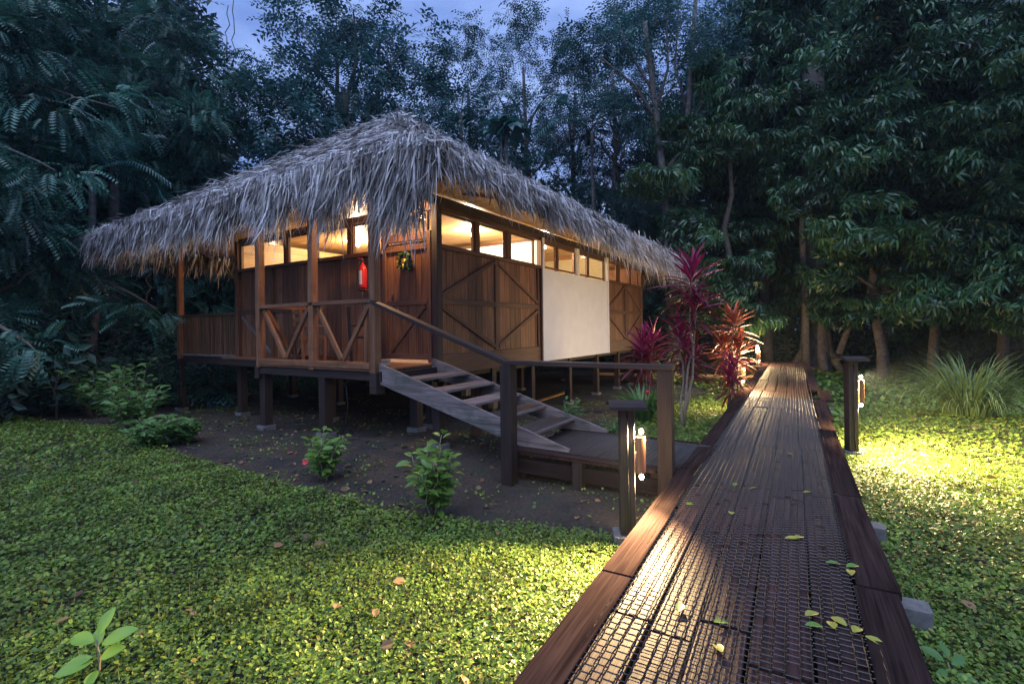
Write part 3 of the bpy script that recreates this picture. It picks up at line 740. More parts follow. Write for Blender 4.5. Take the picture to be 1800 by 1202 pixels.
line_strips(r0, c0, 3000, .32, (-.45, -.5, -.5), .28, acc, .018, .08); line_strips(r0, c3, 3500, .30, (-.6, .3, -.5), .28, acc, .018, .06)
line_strips(r1_, c1, 1600, .32, (.5, -.5, -.5), .28, acc, .018, .06)
tag(link('thatch', acc.mesh('thatch', M['thatch']), RF), kind='stuff')
# hanging fringe
acc = Acc()
def fr_left(t):      # t: 0 at near corner -> 1 far
    return np.interp(t, [0, .06, .14, .25, .5, .8, 1], [.72, .60, .52, .49, .45, .35, .32])
line_strips(c0+(-.05, 0, .05), c3+(-.05, 0, .0), 17000, .6, (-.16, 0, -1), .13, acc, .015, .10, .12, fr_left, .08)
line_strips(c0+(-.03, -.02, 0), c0+(-.05, .7, 0), 900, 1.0, (-.16, 0, -1), .10, acc, .016, .08, .1, lambda t: .62+0*t, .07)
line_strips(c0+(.1, 0, .02), c1, 13000, .5, (0, -.30, -1), .20, acc, .014, .16, .05, lambda t: np.interp(t, [0, .15, .35, .6, 1], [.26, .30, .38, .46, .62]), .08)
line_strips(c1, c2, 3500, .6, (.15, 0, -1), .16, acc, .028, .15, .1, None, .09)
line_strips(c3, c2, 2200, .6, (0, .2, -1), .16, acc, .035, .15, .1, None, .09)
tag(link('thatch_fringe', acc.mesh('thatch_fringe', M['thatch']), RF), kind='stuff')

# ceiling lamps inside the bungalow, some added for warm light
def ceil_lamp(u, v, power, label, r=.045, col=(1, .78, .50), z=ZC-.02):
    o = tag(empty('ceiling_lamp', hp(u, v, z)), label, 'ceiling lamp')
    lathe('lamp_base', [(.06, 0), (.06, -.02), (.03, -.035)], M['white'], o)
    lathe('bulb', [(.01, -.035), (r*.8, -.05), (r, -.08), (r*.8, -.11), (.005, -.125)], M['ceilbulb'], o)
    l = bpy.data.lights.new('bulb_light', 'POINT'); l.energy = power; l.color = col; l.shadow_soft_size = .06
    lo = bpy.data.objects.new('bulb_light', l); COL.objects.link(lo); lo.parent = o; lo.location = (0, 0, -.20)
    return o
ceil_lamp(2.57, 1.14, 260, 'bright round ceiling bulb behind the first big window of the long side')
ceil_lamp(5.01, .63, 160, 'small ceiling bulb seen through the bathroom window')
ceil_lamp(2.0, 4.2, 240, 'added ceiling bulb giving the front room behind the porch windows its warm light')  # added bulb, makes the porch windows glow warm
ceil_lamp(9.3, 1.3, 150, 'ceiling bulb in the far room with framed pictures', col=(1, .60, .30))
ceil_lamp(-.30, .55, 85, 'unseen porch bulb added behind the hanging thatch for warm light', r=.03, col=(1, .60, .30))  # added and kept out of sight, for warm light on the porch
ceil_lamp(1.6, 7.1, 40, 'unseen balcony bulb added behind the long thatch edge for its warm glow', col=(1, .62, .30))  # added out of view to warm the balcony and its thatch edge

# things on the porch ------------------------------------------------
fe = tag(empty('fire_extinguisher', hp(-.13, 1.60, 2.40), RZH), 'red fire extinguisher with a paper label on a bracket beside the door', 'fire extinguisher')
lathe('cylinder', [(.01, 0), (.065, .01), (.072, .04), (.072, .36), (.05, .42), (.022, .45), (.02, .49)], M['red'], fe)
_a = np.linspace(math.radians(95), math.radians(215), 9)
link('paper_label', mesh_np('paper_label', [(.0745*math.cos(a), .0745*math.sin(a), z) for z in (.08, .33) for a in _a], [np.array([[i, i+1, i+10, i+9] for i in range(8)])], M['white']), fe)
bar('valve', (0, -.03, .50), (0, .05, .50), .03, .035, M['black'], fe); bar('lever', (0, -.02, .53), (-.02, .10, .57), .018, .014, M['red'], fe)
tube('hose', [(0, .04, .5), (-.03, .11, .42), (-.03, .11, .25), (-.02, .09, .12)], .010, M['black'], fe)
bar('bracket', (.03, -.11, -.02), (.03, .11, -.02), .16, .03, M['frame'], fe)
wr = tag(empty('wreath', hp(-.10, .58, 2.82), RZH), 'dried wreath with yellow flowers hanging on the plank door', 'wreath')
a = np.linspace(0, 2*math.pi, 15)
tube('ring', [(0, .12*math.cos(t), .14*math.sin(t)) for t in a], .028, M['barkdark'], wr, 7, .3)
n = 90; t = rng.uniform(0, 6.28, n); P = np.stack([rng.normal(-.02, .02, n), .12*np.cos(t), .14*np.sin(t)], 1)
V, p = scatter(LEAF, LEAFQ, P, rng.normal(0, 1, (n, 3)), rng.normal(0, 1, (n, 3)), .07); link('leaves', mesh_np('leaves', V, p, M['shrub']), wr)
for dy, dz in ((.03, .04), (-.03, .03), (.0, -.05)): tube('flower', [(-.04, dy, dz), (-.06, dy, dz-.09)], [.022, .012], M['yellow'], wr, 7)
def chair(u, v, rz, mt, label):
    c = tag(empty('chair', hp(u, v, FZ), RZH+rz), label, 'chair')
    bar('seat', (-.21, 0, .44), (.21, 0, .44), .42, .04, mt, c)
    for sx in (-.19, .19):
        bar('leg', (sx, -.19, 0), (sx, -.19, .42), .045, .045, mt, c, up=(1, 0, 0)); bar('leg', (sx, .19, 0), (sx, .23, .95), .045, .045, mt, c, up=(1, 0, 0))
    for zz in (.62, .76, .90): bar('back_slat', (-.19, .215, zz), (.19, .215, zz), .02, .08, mt, c)
    for sx in (-.21, .21): bar('armrest', (sx, -.2, .64), (sx, .2, .64), .05, .03, mt, c)
    return c
chair(-.62, 2.45, 1.3, M['porch'], 'light wooden chair at the far end of the porch')
chair(-.50, 1.2, .9, M['post'], 'dark wooden chair on the porch near the extinguisher')
co = tag(empty('rope_coil', hp(-.95, .22, FZ)), 'pale coil of rope on the porch floor by the corner post', 'rope')
tube('coil', [((.09+.012*math.sin(i*1.1))*math.cos(i*.42), (.09+.01*math.cos(i))*math.sin(i*.42), .015+i*.0016) for i in range(60)], .014, M['rope'], co, 6)

# ------------------------------------------------------------------ lamp posts
def lamp_post(px_or_xy, label, power, h=1.08, cap=True, side=(1, .1), w=.115, foot=True, zl=.86, point=False, yaw=0, cone=172, soft=.03, group='lamp posts along the walkway'):
    x, y = px_or_xy; z0 = gzf(x, y)
    PR = math.radians(-6)
    o = tag(empty('lamp_post', (x, y, z0), PR), label, 'lamp post', group)
    bar('post', (0, 0, -.1), (0, 0, h), w, w, M['post'], o, up=(1, 0, 0), c=.006)
    if cap:
        V = []; n = 7
        for i in range(n):
            t = i/(n-1)*2-1; V += [(-.14, t*.15, h+.035-.03*t*t), (.14, t*.15, h+.035-.03*t*t), (-.14, t*.15, h+.008-.03*t*t), (.14, t*.15, h+.008-.03*t*t)]
        q = []
        for i in range(n-1):
            a = i*4; q += [[a, a+1, a+5, a+4], [a+2, a+6, a+7, a+3], [a, a+4, a+6, a+2], [a+1, a+3, a+7, a+5]]
        q += [[0, 2, 3, 1], [(n-1)*4, (n-1)*4+1, (n-1)*4+3, (n-1)*4+2]]
        link('cap', mesh_np('cap', V, [np.array(q)], M['post']), o)
    if foot: bar('footing', (0, 0, -.12), (0, 0, .08), .22, .22, M['concrete'], o, up=(1, 0, 0), c=.02)
    # hollow log lamp fixed to the side of the post: world direction `side`
    d = Vector((side[0], side[1], 0)).normalized(); loc = Vector((d.x, d.y, 0)); c_, s_ = math.cos(-PR), math.sin(-PR)
    d2 = Vector((d.x*c_-d.y*s_, d.x*s_+d.y*c_, 0))
    lp = empty('lamp', (d2.x*(w*.5+.055), d2.y*(w*.5+.055), 0), math.atan2(d2.y, d2.x), o)
    seg = 14; ang = np.linspace(-2.1, 2.1, seg); V = []
    for z, r in ((zl-.30, .045), (zl-.02, .045)):
        V += [(r*math.cos(a)-.012, r*math.sin(a), z) for a in ang]
    for z, r in ((zl-.30, .038), (zl-.02, .038)):
        V += [(r*math.cos(a)-.012, r*math.sin(a), z) for a in ang]
    q = [[i, i+1, seg+i+1, seg+i] for i in range(seg-1)]+[[2*seg+i, 3*seg+i, 3*seg+i+1, 2*seg+i+1] for i in range(seg-1)]
    q += [[i, 2*seg+i, 2*seg+i+1, i+1] for i in range(seg-1)]+[[seg+i, seg+i+1, 3*seg+i+1, 3*seg+i] for i in range(seg-1)]
    link('lamp_shade', mesh_np('lamp_shade', V, [np.array(q)], M['lamp']), lp)
    for zz in (zl+.015, zl-.335):
        lathe('bulb', [(.004, -.02), (.014, -.012), (.019, 0), (.014, .014), (.004, .024)], M['bulb'], lp, (0, 0, zz), 10)
        up_ = zz > zl
        l = bpy.data.lights.new('bulb_light', 'SPOT' if up_ and not point else 'POINT'); l.energy = power*(1.0 if up_ else .02); l.color = LAMP_COL; l.shadow_soft_size = soft if up_ else .03
        if up_ and not point: l.spot_size = math.radians(cone); l.spot_blend = .9
        lo = bpy.data.objects.new('bulb_light', l); COL.objects.link(lo); lo.parent = lp; lo.location = (.035 if up_ else .0, 0, zz+(.045 if up_ else -.045))
        if up_: lo.rotation_euler = (0, math.radians(-42), 0) if yaw == 0 else (Matrix.Rotation(yaw, 3, 'Z') @ Matrix.Rotation(math.radians(-50), 3, 'Y')).to_euler()
    tube('cable', [(0, -w*.5-.008, h-.06), (0, -w*.5-.010, h*.6), (.004, -w*.5-.008, .3), (.02, -w*.5-.012, .02)], .006, M['black'], o, 5)
    bar('lamp_bracket', (d2.x*w*.45, d2.y*w*.45, zl-.16), (d2.x*(w*.5+.03), d2.y*(w*.5+.03), zl-.16), .02, .03, M['black'], o)
    return o
lamp_post((.885, 3.84), 'nearest lamp post on the near side of the walkway, with a curved flat cap', 1300, side=(.94, -.34), yaw=math.radians(-122), cone=104)
lamp_post((4.22, 6.12), 'lamp post on the open lawn side of the walkway, before the grass clump', 2600, cone=168, yaw=math.radians(-20), side=(.98, -.2), h=1.22, zl=.98)
lamp_post((5.05, 10.9), 'lamp post beside the orange red ti plant', 420, side=(.3, -.95), point=True, soft=.32, h=1.05, zl=.98)
lamp_post((8.62, 17.3), 'bright lit lamp post with a cross frame where the walkway ends', 260, side=(.3, -.95), point=True, h=1.35, zl=1.1)
lamp_post((6.9, 15.6), 'small distant lamp post on the cross path behind the ti plants', 120, h=1.0, zl=.9, cap=False)

# cross path at the far end
cp = tag(empty('side_path', (0, 0, 0)), kind='structure')
for j in range(4):
    bar('plank', (8.9-j*.02, 16.2+j*.24, .08+.16), (3.2, 18.2+j*.24, .24), .22, .04, M['walkedge'], cp)
bar('side_beam', (8.9, 16.1, .14), (3.2, 18.1, .14), .06, .1, M['walkedge'], cp); bar('side_beam', (8.7, 16.15, -.06), (3.2, 18.12, -.06), .06, .1, M['ceiling'], cp)

# ------------------------------------------------------------------ vegetation builders
def pinnate(npair=8, L=1.0, ll=.26, droop=.35):
    V = []; q = []
    for i in range(npair):
        x = (i+1)/(npair+.5)*L
        z = -droop*x*x
        for s in (-1, 1):
            l = ll*(1-.35*abs(2*x/L-1)); b_ = len(V); a = .30
            V += [(x, 0, z), (x+l*.30, s*l*.5, z-.03-.02), (x+l*a, s*l, z-.10), (x+l*.02, s*l*.5, z-.03+.01)]
            # widen leaflet
            V[b_+1] = (x+l*.30+.035, s*l*.5, z-.05); V[b_+3] = (x+.0, s*l*.52, z-.03)
            q.append([b_, b_+1, b_+2, b_+3] if s > 0 else [b_, b_+3, b_+2, b_+1])
    return np.array(V), [np.array(q)]
def whorl(n=7, L=1.0, wd=.125, droop=.85):
    V = []; q = []
    for i in range(n):
        a = i/n*2*math.pi+.3*(i % 2); ca, sa = math.cos(a), math.sin(a); b_ = len(V)
        for x, w_ in ((.05, .01), (.45, wd), (.8, wd*.75), (1, .01)):
            z = .12*math.sin(x*3)-droop*x*x
            V += [((x*ca-w_*sa)*L, (x*sa+w_*ca)*L, z*L), ((x*ca+w_*sa)*L, (x*sa-w_*ca)*L, z*L)]
        q += [[b_, b_+1, b_+3, b_+2], [b_+2, b_+3, b_+5, b_+4], [b_+4, b_+5, b_+7, b_+6]]
    return np.array(V), [np.array(q)]
def twig(n=7, L=1.0, ll=.34):
    V = []; q = []
    r_ = random.Random(3)
    for i in range(n):
        x = (i+.5)/n*L; s = 1 if i % 2 else -1; a = s*(.9+.3*r_.random()); b_ = len(V)
        d = np.array((math.cos(a), math.sin(a), r_.uniform(-.5, .2))); d /= np.linalg.norm(d); y = np.cross((0, 0, 1), d); y /= np.linalg.norm(y)
        p = np.array((x, 0, -.2*x*x)); l = ll*r_.uniform(.8, 1.2)
        V += [tuple(p), tuple(p+d*l*.5+y*l*.22), tuple(p+d*l+np.array((0, 0, -.05))), tuple(p+d*l*.5-y*l*.22)]
        q.append([b_, b_+3, b_+2, b_+1])
    return np.array(V), [np.array(q)]
TW = {'pinnate': pinnate(), 'whorl': whorl(), 'twig': twig(), 'fine': twig(9, 1.0, .22)}
def crown_mesh(name, lobes, n, kind, size, mt, seed, clumps=14, sig=.22, droop=.25):
    """leafy crown: lobes (x,y,z,rx,ry,rz); clumps on each lobe's skin, sprays round each clump"""
    g = np.random.default_rng(seed); T, Q = TW[kind]; acc = Acc()
    tot = sum(l[3]*l[5]+l[4]*l[5] for l in lobes)
    for l in lobes:
        c = np.array(l[:3]); R = np.array(l[3:]); m = max(8, int(n*(l[3]*l[5]+l[4]*l[5])/tot))
        nc = clumps; cd = norm(g.normal(0, 1, (nc, 3))); cr_ = g.uniform(.55, 1.0, nc)
        k = g.integers(0, nc, m); d = norm(cd[k]+g.normal(0, sig*1.5, (m, 3)))
        rr = cr_[k]+g.normal(0, sig*.6, m)
        P = c+d*R*rr[:, None]
        # layered pads: flatten each clump
        zc = (c+cd*R*cr_[:, None])[k][:, 2]; P[:, 2] = zc+(P[:, 2]-zc)*.55
        D = norm(norm(P-c+cd[k]*R*.5)+g.normal(0, .45, (m, 3))); D[:, 2] -= droop; D = norm(D)
        N = norm(np.array((0, 0, 1.0))+g.normal(0, .35, (m, 3)))
        acc.add(*scatter(T, Q, P, D, N, size*g.uniform(.6, 1.3, m)))
    return acc.mesh(name, mt)
def limb_pts(p, q, n=6, sag=.1, seed=0, j=.06):
    r_ = random.Random(seed); p = Vector(p); q = Vector(q); L = (q-p).length; out = []
    for i in range(n):
        t = i/(n-1); v = p.lerp(q, t); v += Vector((r_.uniform(-1, 1), r_.uniform(-1, 1), r_.uniform(-.4, .4)))*L*j*math.sin(t*math.pi); v.z += L*sag*math.sin(t*math.pi)*.5
        out.append(v)
    return out
def trunk_mesh(name, limbs, mt, seg=9, wob=.06):
    acc = Acc()
    for pts, r0_, r1b in limbs:
        P = np.array([tuple(p) for p in pts]); rad = np.linspace(r0_, r1b, len(P)); 
        acc.add(*tube_arr(P, rad, seg, wob))
    return acc.mesh(name, mt, True)
def rnd_lobes(seed, n, spread, zr, r, flat=.75):
    r_ = random.Random(seed); out = []
    for i in range(n):
        z = zr[0]+(zr[1]-zr[0])*(i+.5)/n
        k = math.sin(math.pi*min(1, max(.12, (z-zr[0])/(zr[1]-zr[0])*.9+.12)))
        a = i*2.4+r_.uniform(-.5, .5); d = spread*k*r_.uniform(.3, 1.0); rr = r*r_.uniform(.7, 1.25)*(.6+.4*k)
        out.append((d*math.cos(a), d*math.sin(a), z, rr, rr, rr*flat))
    return out
_tr = {}
def tree_kind(key, kind, n, size, mt, seed, h, lobes, trunk_r=.22, bark='barkdark', limbs=6, clumps=14, droop=.25):
    cm = crown_mesh('crown', lobes, n, kind, size, mt, seed, clumps, droop=droop)
    r_ = random.Random(seed); L = [(limb_pts((0, 0, -.4), (r_.uniform(-.3, .3), r_.uniform(-.3, .3), h), 9, 0, seed, .02), trunk_r, trunk_r*.35)]
    for l in lobes[:limbs]:
        z0 = max(h*.3, l[2]-2.0); L.append((limb_pts((0, 0, min(z0, h*.8)), (l[0]*.9, l[1]*.9, l[2]), 6, .12, seed+int(l[2]*10)), trunk_r*.42, .03))
    _tr[key] = (cm, trunk_mesh('trunk', L, M[bark]))
def tree(key, x, y, label, s=1.0, rz=0, zs=1.0, name='rainforest_tree', group=None):
    o = tag(empty(name, (x, y, gzf(x, y)), rz), label, 'tree', group); cm, tm = _tr[key]
    c = link('crown', cm, o); t = link('trunk', tm, o); o.scale = (s, s, s*zs)
    return o
# kinds
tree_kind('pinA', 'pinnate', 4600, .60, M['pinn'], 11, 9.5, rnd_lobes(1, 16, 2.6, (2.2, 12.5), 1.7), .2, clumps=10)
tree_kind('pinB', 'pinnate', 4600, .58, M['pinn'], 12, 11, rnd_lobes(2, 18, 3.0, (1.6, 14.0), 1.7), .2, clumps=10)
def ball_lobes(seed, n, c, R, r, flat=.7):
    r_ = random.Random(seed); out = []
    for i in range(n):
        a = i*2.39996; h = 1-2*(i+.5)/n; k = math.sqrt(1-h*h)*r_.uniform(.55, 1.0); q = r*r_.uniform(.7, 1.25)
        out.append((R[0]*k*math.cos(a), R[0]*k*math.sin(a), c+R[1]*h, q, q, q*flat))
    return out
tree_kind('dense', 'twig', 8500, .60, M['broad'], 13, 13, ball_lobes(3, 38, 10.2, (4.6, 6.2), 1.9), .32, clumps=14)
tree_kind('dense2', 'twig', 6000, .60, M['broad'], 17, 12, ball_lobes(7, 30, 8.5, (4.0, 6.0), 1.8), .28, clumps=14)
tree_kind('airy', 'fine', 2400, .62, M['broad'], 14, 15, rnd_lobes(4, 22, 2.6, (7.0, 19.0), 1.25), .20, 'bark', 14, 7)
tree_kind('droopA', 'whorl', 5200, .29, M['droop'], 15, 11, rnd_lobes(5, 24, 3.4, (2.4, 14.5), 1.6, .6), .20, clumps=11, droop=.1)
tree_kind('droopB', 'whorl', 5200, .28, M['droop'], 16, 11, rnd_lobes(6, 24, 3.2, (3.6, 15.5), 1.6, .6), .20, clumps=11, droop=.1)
GL = 'feathery leaved trees beyond the bungalow\'s balcony'
def place(key, px, Y, label, s=1, rz=0, zs=1, group=None, name='rainforest_tree'):
    return tree(key, at(px, Y), Y, label, s, rz, zs, name, group)
GF = 'rainforest trees closing off the clearing'
# left mass
LB = ['low dark tree under the airy trees, farthest behind the ridge', 'low dark tree below the widest sky gap', 'low dark tree touching the silhouette of the lower ridge', 'low dark tree at the foot of the forked pale tree', 'low dark tree right behind the upper ridge']
LR = ['drooping leaved tree hanging over the low end of the thatch roof', 'drooping leaved tree rising behind the thick grey trunk', 'drooping leaved tree above the leaning slim trunk', 'drooping leaved tree over the pale marker post', 'drooping leaved tree over the grass clump', 'drooping leaved tree in the second row behind the ti plants', 'tall drooping leaved tree in the second row over the leaning trunk', 'tall drooping leaved tree in the second row over the lamp post', 'tall drooping leaved tree in the second row over the wooden stake', 'drooping leaved tree farthest out at the open lawn side', 'nearest drooping leaved tree at the edge of the picture', 'short drooping leaved tree behind the lawn side lamp post', 'short drooping leaved tree next to the pale marker post', 'short drooping leaved tree beside the end of the walkway', 'short drooping leaved tree just behind the leaning slim trunk', 'short drooping leaved tree between the lamp post and the marker post']
LL = ['dark feathery leaved tree at the very side of the picture, nearest to the lawn', 'feathery leaved tree with its crown over the side of the lawn', 'feathery leaved tree right behind the low far corner of the thatch', 'feathery leaved tree rising behind the middle of the sloping hip', 'feathery leaved tree standing behind the one over the lawn side', 'feathery leaved tree outermost beyond the lawn side', 'taller feathery leaved tree in the second row behind the thatch corner', 'tallest feathery leaved tree deep in the dark mass', 'feathery leaved tree deepest at the outer side of the mass', 'feathery leaved tree whose edge meets the open sky']
for i, (px, Y, s, k_) in enumerate(((-60, 11.5, .80, 'pinA'), (60, 14.5, 1.0, 'pinB'), (190, 17.0, 1.02, 'pinA'), (320, 18.5, 1.0, 'pinB'), (20, 19, 1.2, 'pinA'), (-120, 15, 1.1, 'pinB'), (240, 23, 1.25, 'pinB'), (110, 24, 1.3, 'pinA'), (-190, 21, 1.25, 'pinB'), (345, 22.5, .95, 'pinA'))):
    place(k_, px, Y, LL[i], s, i*1.3, 1, GL)
place('dense', 615, 23.5, 'dense round crowned tree standing right behind the thatch roof peak', 1.05, .4, 1.0)
place('dense2', 480, 26, 'bushy tree at the sky gap behind the balcony end of the roof', .62, 1.9, .75)
place('dense2', 745, 27, 'bushy tree behind the ridge between the round tree and the airy trees', .75, 3.0, .85)
LA = ['slender airy tree beside the round crowned tree', 'slender airy tree with its crown above the umbrella leaved tree', 'slender airy tree against the widest sky gap', 'slender airy tree just before the forked pale tree', 'tall airy tree behind the forked pale tree', 'airy tree between the forked pale tree and the drooping leaved ones']
GA = 'slender airy trees against the sky behind the roof'
for i, (px, Y, s) in enumerate(((835, 25, .95), (925, 29, 1.15), (1010, 27, 1.0), (1090, 25, 1.0), (1150, 29, 1.2), (1260, 24, .95))):
    place('airy', px, Y, LA[i], s, i*2.1, 1, GA)
for i, (px, Y, s, k_) in enumerate(((880, 31, .62, 'dense2'), (960, 27, .50, 'dense2'), (1060, 27, .62, 'dense'), (1130, 23, .55, 'dense2'), (830, 26, .55, 'dense'))):
    place(k_, px, Y, LB[i], s, i*1.7, 1, 'low dark trees behind the roof')
GR = 'drooping leaved trees on the open lawn side'
for i, (px, Y, s, k_) in enumerate(((1272, 19, .85, 'droopA'), (1385, 25, 1.3, 'droopB'), (1550, 18, .95, 'droopA'), (1640, 17.5, .9, 'droopB'), (1760, 17, .9, 'droopA'), (1350, 23, 1.2, 'droopB'), (1480, 24, 1.3, 'droopA'), (1610, 23, 1.2, 'droopB'), (1740, 22, 1.2, 'droopA'), (1880, 19, 1.1, 'droopB'), (1860, 14, .8, 'droopA'), (1560, 20.5, .42, 'droopB'), (1700, 19.5, .36, 'droopA'), (1325, 26, .5, 'droopA'), (1490, 26, .55, 'droopB'), (1630, 21.5, .46, 'droopA'))):
    o = place(k_, px, Y, LR[i], s, i*1.1, 1, GR)
# far forest mass
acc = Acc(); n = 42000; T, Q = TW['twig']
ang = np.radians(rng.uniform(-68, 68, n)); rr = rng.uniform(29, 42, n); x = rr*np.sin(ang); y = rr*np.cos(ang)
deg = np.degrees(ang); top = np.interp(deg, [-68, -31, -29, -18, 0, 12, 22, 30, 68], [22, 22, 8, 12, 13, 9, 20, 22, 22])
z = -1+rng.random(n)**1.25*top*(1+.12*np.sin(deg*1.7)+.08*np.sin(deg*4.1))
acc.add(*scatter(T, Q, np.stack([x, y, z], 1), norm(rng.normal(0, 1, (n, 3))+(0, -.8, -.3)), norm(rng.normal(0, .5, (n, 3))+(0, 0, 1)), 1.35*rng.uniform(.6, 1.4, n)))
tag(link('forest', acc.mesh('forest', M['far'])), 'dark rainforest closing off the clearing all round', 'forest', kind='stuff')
# dark undergrowth at the foot of the trees
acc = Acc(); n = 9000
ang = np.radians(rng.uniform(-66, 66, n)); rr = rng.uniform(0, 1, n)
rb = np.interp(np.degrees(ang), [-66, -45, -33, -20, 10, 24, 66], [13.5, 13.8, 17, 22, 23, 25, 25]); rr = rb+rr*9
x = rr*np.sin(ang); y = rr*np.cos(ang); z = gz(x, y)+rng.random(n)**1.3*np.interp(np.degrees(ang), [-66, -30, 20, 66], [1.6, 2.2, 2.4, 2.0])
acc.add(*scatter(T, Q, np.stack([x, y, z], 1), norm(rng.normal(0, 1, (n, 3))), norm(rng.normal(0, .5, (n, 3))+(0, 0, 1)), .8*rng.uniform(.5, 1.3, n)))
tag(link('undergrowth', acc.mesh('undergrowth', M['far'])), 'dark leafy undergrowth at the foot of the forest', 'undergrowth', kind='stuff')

# single trunks
def bare_trunk(pts, r0_, r1b, label, mt='barkdark', name='tree_trunk', extra=(), wob=.08, seg=12, group=None):
    x, y = pts[0][0], pts[0][1]
    o = tag(empty(name, (x, y, gzf(x, y))), label, 'tree', group)
    rel = [Vector(p)-Vector((x, y, gzf(x, y))) for p in pts]
    tr = link('trunk', trunk_mesh('trunk', [(rel, r0_, r1b)], M[mt], seg, wob), o)
    for e, a, b2 in extra:
        link('branch', trunk_mesh('branch', [([Vector(p)-Vector((x, y, gzf(x, y))) for p in e], a, b2)], M[mt], 8, .05), o)
    return o
def P3(px, py, Y): # point at picture column/row and depth
    return (at(px, Y), Y, EYE+(588.3-.0125*px-py)*Y/F)
# forked tree right of the roof
Y = 19.5
o = bare_trunk([P3(1181, 690, Y), P3(1180, 560, Y), P3(1178, 440, Y), P3(1172, 340, Y), P3(1162, 240, Y), P3(1150, 130, Y), P3(1140, 40, Y)], .22, .08, 'forked pale trunked tree right behind the lower end of the thatch roof', 'bark', 'forked_tree',
   extra=[([P3(1186, 680, Y), P3(1192, 480, Y), P3(1203, 360, Y), P3(1201, 280, Y), P3(1214, 200, Y), P3(1222, 100, Y), P3(1230, 0, Y)], .21, .08),
          ([P3(1176, 300, Y), P3(1196, 270, Y), P3(1202, 255, Y)], .11, .08), ([P3(1170, 230, Y), P3(1120, 150, Y), P3(1060, 100, Y-1)], .08, .03),
          ([P3(1160, 190, Y), P3(1180, 120, Y), P3(1178, 20, Y)], .07, .03), ([P3(1203, 260, Y), P3(1240, 180, Y), P3(1262, 90, Y)], .07, .03), ([P3(1152, 160, Y), P3(1110, 90, Y), P3(1085, 10, Y)], .06, .03),
          ([P3(1214, 200, Y), P3(1192, 120, Y), P3(1200, 20, Y)], .06, .03)])
lob = [(P3(px, py, Y+dy)[0]-o.location.x, P3(px, py, Y+dy)[1]-o.location.y, P3(px, py, Y+dy)[2]-o.location.z, r, r, r*.6) for px, py, dy, r in ((1060, 95, -1, 1.4), (1110, 40, 0, 1.6), (1150, -10, 1, 1.6), (1190, 30, -1, 1.5), (1235, 20, 0, 1.7), (1262, 90, 0, 1.2), (1090, 140, 1, 1.0), (1130, 210, 1, .9), (1225, 150, -.5, 1.0))]
link('crown', crown_mesh('crown', lob, 1500, 'fine', .62, M['broad'], 44, 8), o)
# big buttressed trunk by the far end of the walkway
Y = 21.5
bx, by = at(1434, Y), Y
pts = [(bx, by, gzf(bx, by)-.2)]
o = bare_trunk([(bx, by, -.6), (bx, by, .2), (bx, by, 1.2), (bx+.05, by, 3), (bx, by, 6), (bx-.1, by, 9), (bx, by, 13)], .62, .40, 'thick grey trunked tree at the far end of the walkway', 'bark', 'buttressed_tree', wob=.13, seg=18)
for a in np.arange(0, 6.28, .9):
    link('buttress_root', trunk_mesh('buttress_root', [([Vector((.25*math.cos(a), .25*math.sin(a), 2.0)), Vector((.45*math.cos(a), .45*math.sin(a), .9)), Vector((.95*math.cos(a), .95*math.sin(a), .05)), Vector((1.35*math.cos(a), 1.35*math.sin(a), -.15))], .28, .07)], M['bark'], 8, .08), o)
bare_trunk([P3(1416, 640, 20.5), P3(1417, 560, 20.5), P3(1415, 480, 20.5), P3(1412, 400, 20.5), P3(1418, 300, 20.5)], .15, .10, 'slim pale trunk standing close against the thick grey tree', 'bark')
bare_trunk([P3(1474, 622, 20), P3(1490, 580, 20), P3(1508, 548, 20), P3(1528, 516, 20), P3(1534, 480, 20)], .12, .08, 'slim trunk leaning over beyond the open lawn', 'bark')
LT = ['dim upright trunk right behind the leaning slim trunk', 'dim upright trunk in line with the lawn side lamp post', 'thin dim trunk beside the foot of the leaning slim trunk', 'very thin dim trunk between the lamp post and the pale marker post', 'thick dim trunk above the grass clump', 'leaning pale trunk at the far edge of the open lawn', 'thin dim trunk over the end of the walkway', 'dim trunk touching the thick grey tree', 'dim trunk beside the pale marker post', 'thin dim trunk between the orange ti plant and the thick grey tree', 'dim trunk above the glossy shrubs, under the hanging spray', 'dim tilted trunk deep in the dark behind the broad shrub', 'dim trunk seen beneath the far corner of the thatch', 'dim trunk behind the thin pale sapling', 'dim trunk by the low drooping spray at the side']
GT = 'dim trunks standing in the forest edge'
for ti_, (px, Y, w_, ln) in enumerate(((1490, 26, .2, 10), (1555, 25, .22, 5), (1515, 27, .15, 0), (1595, 28, .12, 4), (1762, 22, .42, -6), (1785, 19, .28, 18), (1375, 27, .13, -5), (1390, 29, .2, 3), (1660, 30, .2, 4), (1345, 28, .14, 3), (200, 15.5, .18, 2), (137, 17, .2, -12), (290, 20, .18, 5), (60, 18, .2, 5), (20, 21, .2, -4))):
    bare_trunk([P3(px, 640 if px > 900 else 640, Y), P3(px+ln*.3, 560, Y), P3(px+ln, 480, Y), P3(px+ln*1.2, 380, Y), P3(px+ln*2, 260, Y)], w_, w_*.7, LT[ti_], 'barkdark' if px < 900 else 'bark', group=GT)
